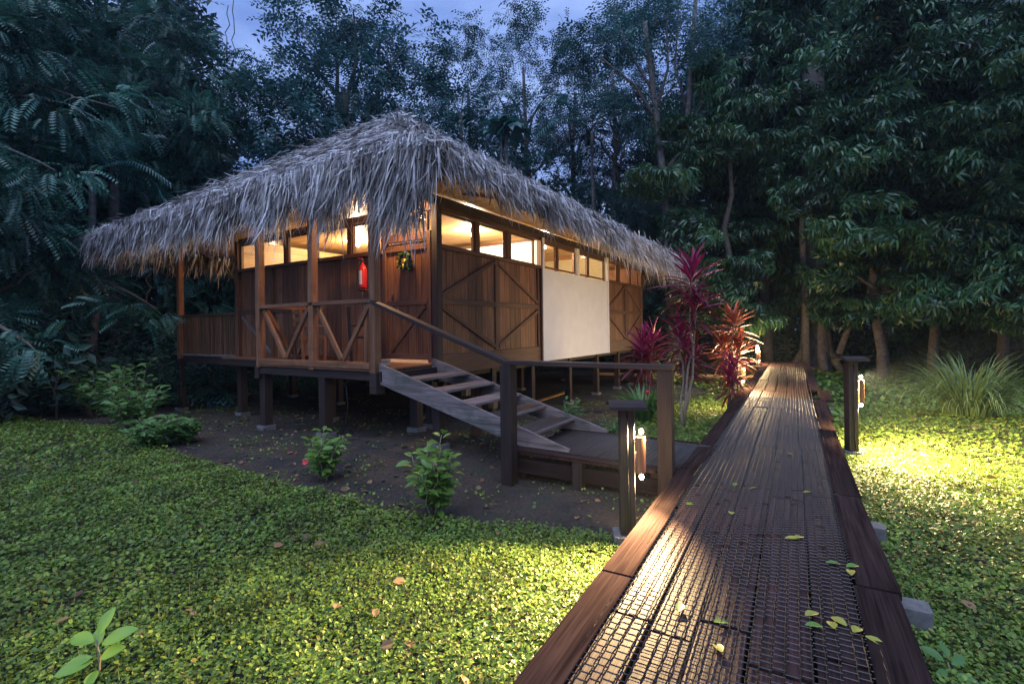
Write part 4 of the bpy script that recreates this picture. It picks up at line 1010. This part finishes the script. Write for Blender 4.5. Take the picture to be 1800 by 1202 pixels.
# pale post and low wooden sign beyond the lawn
x, y = at(1664, 24), 24
o = tag(empty('marker_post', (x, y, gzf(x, y))), 'tall thin pale post standing alone at the far side of the lawn', 'post')
bar('post', (0, 0, -.1), (.06, 0, 2.0), .10, .10, M['plaster'], o, up=(1, 0, 0)); bar('crosspiece', (-.16, 0, 2.02), (.22, 0, 2.04), .05, .04, M['plaster'], o)
x, y = at(1765, 23), 23
o = tag(empty('wooden_cross_stake', (x, y, gzf(x, y))), 'short wooden stake with a crosspiece near the leaning trunk', 'stake')
bar('stake', (0, 0, -.1), (0, 0, 1.15), .12, .08, M['weathered'], o, up=(1, 0, 0)); bar('crosspiece', (-.35, 0, .88), (.35, 0, .88), .06, .1, M['weathered'], o)

# palm fronds and the umbrella leaved cecropia behind the roof
def palm(x, y, h, n, L, label, name='palm', lean=0):
    o = tag(empty(name, (x, y, gzf(x, y))), label, 'palm')
    link('trunk', trunk_mesh('trunk', [(limb_pts((0, 0, -.2), (lean, 0, h), 8, 0, 5, .01), .12, .08)], M['bark']), o)
    V, Q_ = [], []
    T_ = []
    for i in range(26):
        x_ = .12+.88*i/25
        for s in (-1, 1):
            l = .32*math.sin(min(1, x_*1.15)*math.pi*.86+.25); b_ = len(T_)
            zz = .22*math.sin(x_*2.2)-.40*x_*x_
            T_ += [(x_, 0, zz), (x_+l*.35+.016, s*l*.5, zz-.04), (x_+l*.5, s*l, zz-.13), (x_+l*.35-.012, s*l*.5, zz-.03)]
            Q_.append([b_, b_+1, b_+2, b_+3])
    me = mesh_np('frond', np.array(T_)*L, [np.array(Q_)], M['broad'])
    r_ = random.Random(int(x*10))
    for i in range(n):
        f = link('frond', me, o, (lean, 0, h)); f.rotation_euler = (r_.uniform(-.15, .15), -r_.uniform(-.1, .95), i/n*6.28+r_.uniform(-.2, .2))
    return o
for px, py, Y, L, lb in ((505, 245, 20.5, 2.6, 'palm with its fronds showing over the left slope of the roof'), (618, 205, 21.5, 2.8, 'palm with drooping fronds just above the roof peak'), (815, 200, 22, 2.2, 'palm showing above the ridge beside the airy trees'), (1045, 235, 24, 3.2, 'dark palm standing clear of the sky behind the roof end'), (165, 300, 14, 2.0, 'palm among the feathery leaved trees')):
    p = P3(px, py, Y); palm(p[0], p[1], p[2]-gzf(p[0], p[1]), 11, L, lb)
p = P3(893, 212, 21); o = tag(empty('cecropia_tree', (p[0], p[1], gzf(p[0], p[1]))), 'slim tree with an umbrella of big lobed blue green leaves above the ridge', 'tree')
h = p[2]-gzf(p[0], p[1]); link('trunk', trunk_mesh('trunk', [(limb_pts((0, 0, 0), (0, 0, h), 6, 0, 3, .01), .13, .06), (limb_pts((-.3, 0, 0), (-.2, 0, h-.6), 6, 0, 9, .01), .08, .05)], M['bark']), o)
me_ = mesh_np('leaf', whorl(8, .8, .17, .35)[0], whorl(8, .8, .17, .35)[1], M['broad'])
for i in range(12):
    a = i*2.4; f = link('leaf', me_, o, (.65*math.cos(a)*(i/12)**.4, .65*math.sin(a)*(i/12)**.4, h-.5*(i/12))); f.rotation_euler = (.5*math.sin(a)*i/12*-1, .5*math.cos(a)*i/12, a)

# hanging vines at the top
for px, Y, y1, ln, sd_ in ((408, 17, 10, 90, 1), (418, 17.2, 0, 110, 2), (60, 14, 430, 60, 3), (300, 12.5, 455, 60, 4), (263, 12.8, 470, 70, 5)):
    p = P3(px, y1, Y); q = P3(px-4, y1+ln, Y)
    o = tag(empty('vine', p), ['bare vine hanging at the edge of the dark mass by the open sky', 'second bare vine hanging next to the one by the open sky', 'bare vine dangling over the side of the lawn', 'bare twisted vine beneath the far thatch corner, nearer the post', 'bare twisted vine beneath the far thatch corner, above the hanging spray'][sd_-1], 'vine', 'bare vines hanging by the forest edge')
    tube('stem', limb_pts((0, 0, 0), Vector(q)-Vector(p), 7, 0, sd_, .08), .016, M['bark'], o, 5)

# ------------------------------------------------------------------ garden plants
def leaf_mesh(name, L, wd, fold, droop, mt, rows=5):
    V = []; q = []
    for i in range(rows):
        x = i/(rows-1); w_ = wd*math.sin(math.pi*min(1, x*.93+.03))**.8 if 0 < i < rows-1 else .004
        z = -droop*x*x
        V += [(x*L, w_, (z+fold*w_/max(wd, .001)*wd)*1), (x*L, 0, z), (x*L, -w_, z+fold*w_)]
    for i in range(rows-1):
        a = i*3; q += [[a, a+1, a+4, a+3], [a+1, a+2, a+5, a+4]]
    return mesh_np(name, V, [np.array(q)], mt, True)
def eul(d, n=(0, 0, 1)):
    x = Vector(d).normalized(); z = Vector(n); z = (z-x*z.dot(x)).normalized(); y = z.cross(x)
    return Matrix((x, y, z)).transposed().to_euler()
TIM = {k_: [leaf_mesh('leaf', .50, .030, .5, .10, M[k_]), leaf_mesh('leaf', .42, .026, .5, .16, M[k_]), leaf_mesh('leaf', .34, .026, .4, .02, M[k_])] for k_ in ('ti', 'tidark', 'tiorange')}
def ti_plant(x, y, heads, label, red='ti', seed=1, nl=34, s=1.0):
    """heads: (dx, dy, height, size)"""
    r_ = random.Random(seed); o = tag(empty('ti_plant', (x, y, gzf(x, y))), label, 'ti plant', 'ti plants beside the walkway')
    for hx, hy, hh, hs in heads:
        pts = limb_pts((0, 0, -.05), (hx, hy, hh), 7, 0, int(hh*100)+seed, .04)
        tube('stem', pts, np.linspace(.022, .014, 7), M['stem'], o, 6)
        top = Vector((hx, hy, hh)); ax = (pts[-1]-pts[-3]).normalized()
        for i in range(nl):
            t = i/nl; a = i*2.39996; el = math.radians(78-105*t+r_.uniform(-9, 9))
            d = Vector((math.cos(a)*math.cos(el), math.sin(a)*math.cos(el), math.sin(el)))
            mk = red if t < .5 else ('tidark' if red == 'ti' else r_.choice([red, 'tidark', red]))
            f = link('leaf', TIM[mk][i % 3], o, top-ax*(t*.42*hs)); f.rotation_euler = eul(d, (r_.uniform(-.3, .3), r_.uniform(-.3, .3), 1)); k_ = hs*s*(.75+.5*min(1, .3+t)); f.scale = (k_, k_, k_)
    return o
ti_plant(2.75, 7.95, [(.22, .1, 2.62, 1.15), (.25, .0, 2.1, 1.0), (.0, .15, 1.65, .9)], 'tallest ti plant with a crimson top, on thin pale stems by the walkway', 'ti', 3, 46)
ti_plant(2.72, 10.0, [(-.08, .0, 1.42, 1.15), (.18, .1, 1.55, 1.1), (.0, .2, 1.2, 1.0)], 'bushy crimson ti plant closest to the long wall of the bungalow', 'ti', 5, 42)
ti_plant(3.25, 9.3, [(.05, .0, 1.45, 1.0), (.22, .1, 1.2, .9)], 'maroon ti plant growing behind the tallest one', 'ti', 8, 46)
ti_plant(4.35, 9.9, [(.15, .0, 1.95, .95), (-.02, .1, 1.45, .9), (.28, .1, 1.4, .9)], 'orange tinted ti plant next to the lamp post', 'tiorange', 11, 48)
ti_plant(4.28, 9.6, [(-.04, -.05, .82, .9), (.04, .02, 1.05, .8)], 'low red ti plant at the walkway edge beneath the orange tinted one', 'ti', 13, 42)

def bush_leaves(x, y, stems, label, name, mt, nl, lsize, seed, cat='shrub', flowers=(), group=None, lw=.42):
    r_ = random.Random(seed); o = tag(empty(name, (x, y, gzf(x, y))), label, cat, group)
    ms = [leaf_mesh('leaf', lsize*k_, lsize*k_*lw*.62, .35, .2*lsize, M[mt], 5) for k_ in (.75, 1.0, 1.2)]
    for sx, sy, sh in stems:
        pts = limb_pts((sx*.15, sy*.15, -.02), (sx, sy, sh), 6, .1, seed+int(sh*100), .08)
        tube('stem', pts, np.linspace(.010, .004, 6), M['stem'], o, 5)
        for i in range(nl):
            t = .18+.82*(i+1)/nl; p = pts[0].lerp(pts[-1], t) if t >= 1 else pts[min(4, int(t*5))].lerp(pts[min(5, int(t*5)+1)], t*5-int(t*5))
            a = i*2.4+r_.uniform(-.4, .4); el = r_.uniform(-.2, .75)
            d = Vector((math.cos(a)*math.cos(el), math.sin(a)*math.cos(el), math.sin(el)))
            f = link('leaf', ms[i % 3], o, p+d*lsize*.25); f.rotation_euler = eul(d, (r_.uniform(-.4, .4), r_.uniform(-.6, .2), 1))
    for fx, fy, fz in flowers:
        for i in range(5):
            a = i*1.2566; f = link('petal', _petal, o, (fx, fy, fz)); f.rotation_euler = eul((math.cos(a), math.sin(a)*.6-.3, math.sin(a)*.8), (0, -1, .4))
    return o
_petal = leaf_mesh('petal', .035, .016, .2, .0, M['flower'], 4)
def stems(seed, n, r, h): 
    r_ = random.Random(seed); return [(r*r_.uniform(.2, 1)*math.cos(i*2.4), r*r_.uniform(.2, 1)*math.sin(i*2.4), h*(1-.55*(i/n))*r_.uniform(.85, 1.05)) for i in range(n)]
bush_leaves(-.72, 4.42, stems(1, 11, .24, .74), 'knee high hibiscus bush at the lawn edge in front of the stairs', 'hibiscus_bush', 'hib', 24, .11, 1)
bush_leaves(-2.06, 5.32, stems(2, 10, .22, .56), 'smaller hibiscus bush with a pink flower bud in front of the porch', 'hibiscus_bush', 'hib', 22, .095, 2, flowers=[(-.13, -.16, .24)])
bush_leaves(.95, 8.2, stems(4, 8, .25, .5), 'small leafy shrub on the soil between the bungalow and the landing', 'garden_shrub', 'shrub', 12, .09, 4)
bush_leaves(1.5, 7.3, stems(5, 8, .2, .35), 'low shrub at the lawn edge behind the landing', 'garden_shrub', 'shrub', 12, .09, 5)
bush_leaves(3.35, 10.9, stems(6, 13, .5, 1.45), 'leafy green bush growing between the ti plants', 'garden_bush', 'hib', 20, .11, 6)
# left bank of shrubs
SH = 'glossy shrubs along the bed beyond the porch'
for i, (px, py, Y, r, h_, lb, ls) in enumerate(((268, 785, 7.1, .45, .42, 'lowest glossy shrub at the corner of the lawn and the bare bed', .11), (322, 775, 7.4, .30, .34, 'small shrub at the bed edge nearest the porch stilts', .10), (232, 740, 8.4, .50, .85, 'rounded glossy shrub behind the lowest one', .12), (205, 690, 9.6, .7, 1.15, 'tall glossy shrub in front of the dark hedge', .13), (165, 650, 11.3, .9, 1.3, 'broad shrub next to the dim trunk at the forest edge', .14))):
    x = at(px, Y); bush_leaves(x, Y, stems(20+i, 15, r, h_), lb, 'glossy_shrub', 'shrub', 22, ls*1.15, 20+i, group=SH)
# hedge far behind the balcony stilts
def leafy(name, x, y, lobes, n, kind, size, mt, seed, label, cat, group=None):
    o = tag(empty(name, (x, y, gzf(x, y))), label, cat, group)
    link('foliage', crown_mesh('foliage', lobes, n, kind, size, mt, seed, 12), o)
    link('stem', trunk_mesh('stem', [(limb_pts((0, 0, -.1), (l[0]*.7, l[1]*.7, l[2]), 5, .1, seed+i), .03, .012) for i, l in enumerate(lobes[:6])], M['stem'], 6), o); return o
LH = ['dark hedge bush just outside the balcony post', 'dark hedge bush under the balcony floor', 'dark hedge bush seen between the porch stilts', 'dark hedge bush behind the tall glossy shrub', 'dark hedge bush behind the thin pale sapling', 'dark hedge bush beside the low drooping spray', 'dark hedge bush outermost on the lawn side', 'dark hedge bush deep under the middle of the bungalow', 'taller dark hedge bush in the second row by the balcony']
for i, (px, Y, s, hh) in enumerate(((330, 13.5, 1.0, .9), (410, 15, 1.1, .9), (500, 16.5, 1.2, .9), (240, 12.6, 1.0, 1.1), (110, 12.8, 1.1, .8), (30, 12.5, 1.1, .9), (-60, 11.8, 1.0, 1.0), (600, 18, 1.2, .9), (300, 15, 1.2, 1.2))):
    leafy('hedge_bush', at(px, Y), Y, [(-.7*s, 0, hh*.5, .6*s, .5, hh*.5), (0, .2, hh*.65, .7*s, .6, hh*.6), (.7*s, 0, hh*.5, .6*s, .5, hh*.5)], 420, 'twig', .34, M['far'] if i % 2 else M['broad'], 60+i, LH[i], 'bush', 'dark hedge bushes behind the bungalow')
# drooping sprays at the left edge and under the roof tip
for px, py, Y, s, lb in ((25, 625, 8.6, .9, 'low spray of drooping leaves reaching in from the side of the lawn'), (240, 545, 11.3, 1.0, 'feathery spray hanging below the far tip of the thatch'), (40, 300, 9.5, 1.3, 'large feathery bough reaching in over the lawn'), (150, 190, 11, 1.5, 'high feathery bough lit by the sky')):
    p = P3(px, py, Y); o = tag(empty('leafy_bough', (p[0], p[1], p[2])), lb, 'bough')
    link('foliage', crown_mesh('foliage', [(0, 0, 0, 1.0*s, .6*s, .35*s), (.5*s, 0, .1, .7*s, .5*s, .3*s), (-.6*s, .1, 0, .7*s, .5*s, .3*s)], int(70*s), 'pinnate', .48, M['pinn'], int(px)+3, 5), o)
    tube('branch', limb_pts((.5*s, 0, 0), (-2.6*s, 1.5*s, .9*s), 7, .1, int(px), .05), np.linspace(.015, .06, 7), M['barkdark'], o, 6)
# thin pale sapling at the left
x, y = at(97, 11.0), 11.0; o = tag(empty('sapling', (x, y, gzf(x, y))), 'thin pale bare sapling standing at the edge of the lawn', 'sapling')
tube('stem', [(0, 0, -.05), (.02, 0, .35), (-.05, 0, .6), (.06, 0, .9), (.1, 0, 1.15)], [.03, .025, .02, .02, .012], M['bark'], o, 6); tube('branch', [(-.05, 0, .6), (-.18, 0, .85)], .012, M['bark'], o, 5); tube('branch', [(.04, 0, .8), (-.02, 0, 1.15)], .012, M['bark'], o, 5)

# drooping fern like plant with a red flower
def grass_clump(x, y, n, L, r, mt, label, name, cat, seed, wd=.016, lean=(.25, 1.15)):
    g = np.random.default_rng(seed); o = tag(empty(name, (x, y, gzf(x, y))), label, cat)
    acc = Acc(); a = g.uniform(0, 6.28, n); el = g.uniform(lean[0], lean[1], n); Ls = L*g.uniform(.6, 1.15, n)
    seg = 7; ts = np.linspace(0, 1, seg); base = np.stack([np.cos(a)*g.uniform(0, r, n), np.sin(a)*g.uniform(0, r, n), np.zeros(n)], 1)
    out = np.stack([np.cos(a), np.sin(a), 0*a], 1); side = np.stack([-np.sin(a), np.cos(a), 0*a], 1)
    V = np.zeros((n, seg, 2, 3)); pos = base.copy(); ang = math.pi/2-el*.45
    for i, t in enumerate(ts):
        w_ = wd*(1-t**2.2)*.5+.001
        V[:, i, 0] = pos+side*w_; V[:, i, 1] = pos-side*w_
        ang2 = ang-el*2.1*t*t
        pos = pos+(out*np.cos(ang2)[:, None]+np.array((0, 0, 1))*np.sin(ang2)[:, None])*(Ls/(seg-1))[:, None]
    idx = (np.arange(n)*seg*2)[:, None, None]+(np.arange(seg-1)*2)[None, :, None]+np.array([0, 1, 3, 2])[None, None]
    link('blades', mesh_np('blades', V.reshape(-1, 3), [idx.reshape(-1, 4)], M[mt]), o)['kind'] = 'stuff'
    return o
grass_clump(at(1703, 8.6), 8.6, 620, 1.35, .32, 'blade', 'big fountain shaped clump of long grass on the open lawn', 'grass_clump', 'grass clump', 5, .022, (.55, 1.45))
o = grass_clump(at(1127, 8.9), 8.9, 160, .8, .18, 'shrub', 'drooping strap leaved plant with a red flower at the edge of the bed', 'strap_leaved_plant', 'plant', 6, .04, (.5, 1.2))
lathe('flower', [(.005, 0), (.03, .02), (.035, .05), (.01, .07)], M['flower'], o, (.02, -.3, .55), 8)

# seedlings with big leaves in the foreground
def seedling(px, py, leaves, label, h, sz, seed, mt='hib'):
    x, y = unproj(px, py, .03); z0 = gzf(x, y); o = tag(empty('seedling', (x, y, z0)), label, 'seedling')
    tube('stem', [(0, 0, -.02), (.01, 0, h*.5), (-.005, 0, h)], [.006, .005, .003], M['stem'], o, 6)
    m_ = [leaf_mesh('leaf', sz, sz*.24, .3, .03, M[mt], 7), leaf_mesh('leaf', sz*.75, sz*.2, .3, .03, M[mt], 7)]
    for i, (a, el, t, k_) in enumerate(leaves):
        d = Vector((math.cos(a)*math.cos(el), math.sin(a)*math.cos(el), math.sin(el)))
        f = link('leaf', m_[i % 2], o, Vector((0, 0, h*t))+d*.02); f.rotation_euler = eul(d, (.1, -.7, 1)); f.scale = (k_, k_, k_)
    return o
seedling(172, 1185, [(3.0, .15, .9, .85), (1.2, 1.1, 1, .9), (.25, .45, .8, .9), (-.1, .55, .5, .95), (3.6, -.1, .6, .7), (2.2, .8, .7, .8), (-2.3, .1, .5, .8), (-1.2, .0, .3, .8)], 'young plant with big fresh leaves rising from the foreground lawn', .20, .165, 1, 'fresh')
seedling(1668, 1190, [(2.6, .6, .9, 1), (1.2, .9, 1, 1), (.2, .4, .8, 1), (3.6, .2, .6, .9), (-.8, .1, .5, 1), (-1.9, .1, .4, 1)], 'young broad leaved plant at the foot of the nearest edge board', .10, .09, 2, 'shrub')
seedling(1478, 745, [(2.6, .3, .9, 1), (1.2, .5, 1, 1), (.2, .2, .8, 1), (3.6, .1, .6, .9), (-.8, .1, .5, 1), (-1.9, .1, .4, 1), (-2.6, .1, .2, 1), (-1.2, .3, .9, 1)], 'pale creeping plant beside the lawn side lamp post', .22, .2, 3)

# fallen leaves on the walkway
fl_m = {}
for k_ in ('fallen', 'fallengreen'): fl_m[k_] = leaf_mesh('fallen_leaf', .075, .022, .3, .012, M[k_], 5)
for i, (px, py, k_, ang) in enumerate(((1207, 887, 'fallengreen', .5), (1286, 905, 'fallengreen', 1.2), (1395, 947, 'fallen', .2), (1403, 948, 'fallen', 2.6), (1488, 997, 'fallengreen', .1), (1478, 993, 'fallengreen', 2.9), (1494, 1002, 'fallen', 4.2), (1416, 1083, 'fallen', .3), (1447, 1103, 'fallengreen', 3.0), (1466, 1106, 'fallen', 1.2), (1488, 1101, 'fallen', 1.9), (1500, 1112, 'fallen', .6), (1521, 1119, 'fallen', -.9), (1192, 1076, 'fallengreen', 1.0), (1255, 1094, 'fallengreen', .2), (1268, 1147, 'fallen', 1.5), (1412, 866, 'fallen', .1), (1332, 858, 'fallen', 3.0), (1290, 855, 'fallengreen', .9), (1225, 770, 'fallengreen', 1.6), (1236, 762, 'fallengreen', .3), (1345, 722, 'fallen', 1.2), (1393, 800, 'fallen', 2.0))):
    x, y = unproj(px, py, WZ+.01); o = link('fallen_leaf', fl_m[k_], None, (x, y, WZ+.014)); o.rotation_euler = (rd.uniform(-.2, .2), rd.uniform(-.25, .1), ang)
    tag(o, ('yellow' if k_ == 'fallen' else 'green')+' fallen leaf lying on the '+('joint by the landing' if px < 1240 and py < 800 else 'far boards of the walkway' if py < 830 else 'middle boards near the first lamp post' if py < 960 else 'netted boards by the darker right seam' if px > 1380 else 'nearest netted boards of the walkway'), 'leaf', 'fallen leaves on the walkway')

# humid air
def haze_box(dens):
    x0, x1, y0, y1, z0, z1 = -75, 75, -30, 95, -3, 45
    V = [(x, y, z) for z in (z0, z1) for x, y in ((x0, y0), (x1, y0), (x1, y1), (x0, y1))]
    m = bpy.data.materials.new('humid air'); m.use_nodes = True; nt = m.node_tree; nt.nodes.clear()
    o_ = nt.nodes.new('ShaderNodeOutputMaterial'); v = nt.nodes.new('ShaderNodeVolumePrincipled')
    v.inputs['Color'].default_value = (.62, .80, 1, 1); v.inputs['Density'].default_value = dens; v.inputs['Anisotropy'].default_value = .25
    nt.links.new(v.outputs[0], o_.inputs['Volume'])
    tag(link('haze', mesh_np('haze', V, [np.array([[0, 3, 2, 1], [4, 5, 6, 7], [0, 1, 5, 4], [1, 2, 6, 5], [2, 3, 7, 6], [3, 0, 4, 7]])], m)), 'thin blue evening haze between the trees', 'haze', kind='stuff')
haze_box(.0007)

# litter: dead leaves and twigs on the lawn and on the bare soil
acc = Acc(); n = 1500; x, y = lawn_pts(n, 1.5, 13, -60, 60); w, s_ = wcoord(x, y); k = ~((np.abs(s_) < HW+.05)); x, y = x[k], y[k]; n = len(x)
a = rng.uniform(0, 6.28, n); bed = in_poly(x, y, BEDA); k = bed | (rng.random(n) < .35); x, y, a, bed = x[k], y[k], a[k], bed[k]; n = len(x)
D = np.stack([np.cos(a), np.sin(a), rng.normal(0, .25, n)], 1)
acc.add(*scatter(LEAF, LEAFQ, np.stack([x, y, gz(x, y)+np.where(bed, .012, .06)], 1), D, norm(np.stack([rng.normal(0, .4, n), rng.normal(0, .4, n), np.ones(n)], 1)), .07*rng.uniform(.5, 1.4, n)))
M['litter'] = leafm('dead brown leaves', (.07, .035, .02), (.24, .15, .07), .7, .05)
tag(link('leaf_litter', acc.mesh('leaf_litter', M['litter'])), 'scattered dead brown leaves on the soil and the lawn', 'leaf litter', kind='stuff')
acc = Acc()
for i in range(150):
    xx, yy = lawn_pts(1, 3, 11, -50, 20); xx, yy = float(xx[0]), float(yy[0])
    if not in_poly(np.array([xx]), np.array([yy]), BEDA)[0]: continue
    a = rd.uniform(0, 6.28); L = rd.uniform(.08, .4); z = gzf(xx, yy)+.01
    acc.add(*tube_arr([(xx, yy, z), (xx+L*.5*math.cos(a)+.02, yy+L*.5*math.sin(a), z+.01), (xx+L*math.cos(a), yy+L*math.sin(a), z)], [.006, .005, .003], 4))
tag(link('twigs', acc.mesh('twigs', M['barkdark'])), 'small broken twigs lying on the bare soil', 'twigs', kind='stuff')
# grass blades standing out of the low lawn
n = 9000; x, y = lawn_pts(n, 1.2, 9, -62, 62); w, s_ = wcoord(x, y); k = ~(np.abs(s_) < HW+.02) & ~in_poly(x, y, BEDA); x, y = x[k], y[k]; n = len(x)
hu, hv = hcoord(x, y); k = ~((hu > -1.75) & (hu < .0) & (hv < -2.3)); x, y = x[k], y[k]; n = len(x)
a = rng.uniform(0, 6.28, n); D = np.stack([np.cos(a)*.5, np.sin(a)*.5, rng.uniform(.5, 1.3, n)], 1)
acc = Acc(); acc.add(*scatter(strip(.1, .25), STQ, np.stack([x, y, gz(x, y)+.02], 1), D, norm(np.stack([np.cos(a), np.sin(a), 0*a+.1], 1)), rng.uniform(.05, .11, n), .005))
tag(link('grass_blades', acc.mesh('grass_blades', M['blade'])), 'thin grass blades standing out of the low leafy lawn', 'grass', kind='stuff')
# offcuts of timber stored under the bungalow
for i, (u, v, a, L) in enumerate(((1.0, 1.3, .2, 2.4), (1.2, 1.6, .1, 2.0), (5.2, 1.2, .05, 2.6))):
    x, y, _ = hp(u, v); z = gzf(x, y)
    o = tag(empty('timber_offcut', (x, y, z+.03), RZH+a), ['long timber offcut lying on the soil under the front room', 'shorter timber offcut lying behind the long one under the front room', 'timber offcut under the bathroom end of the bungalow'][i], 'timber')
    bar('board', (0, 0, 0), (L, 0, .02), .14, .04, M['ceiling'] if i != 1 else M['frame'], o)
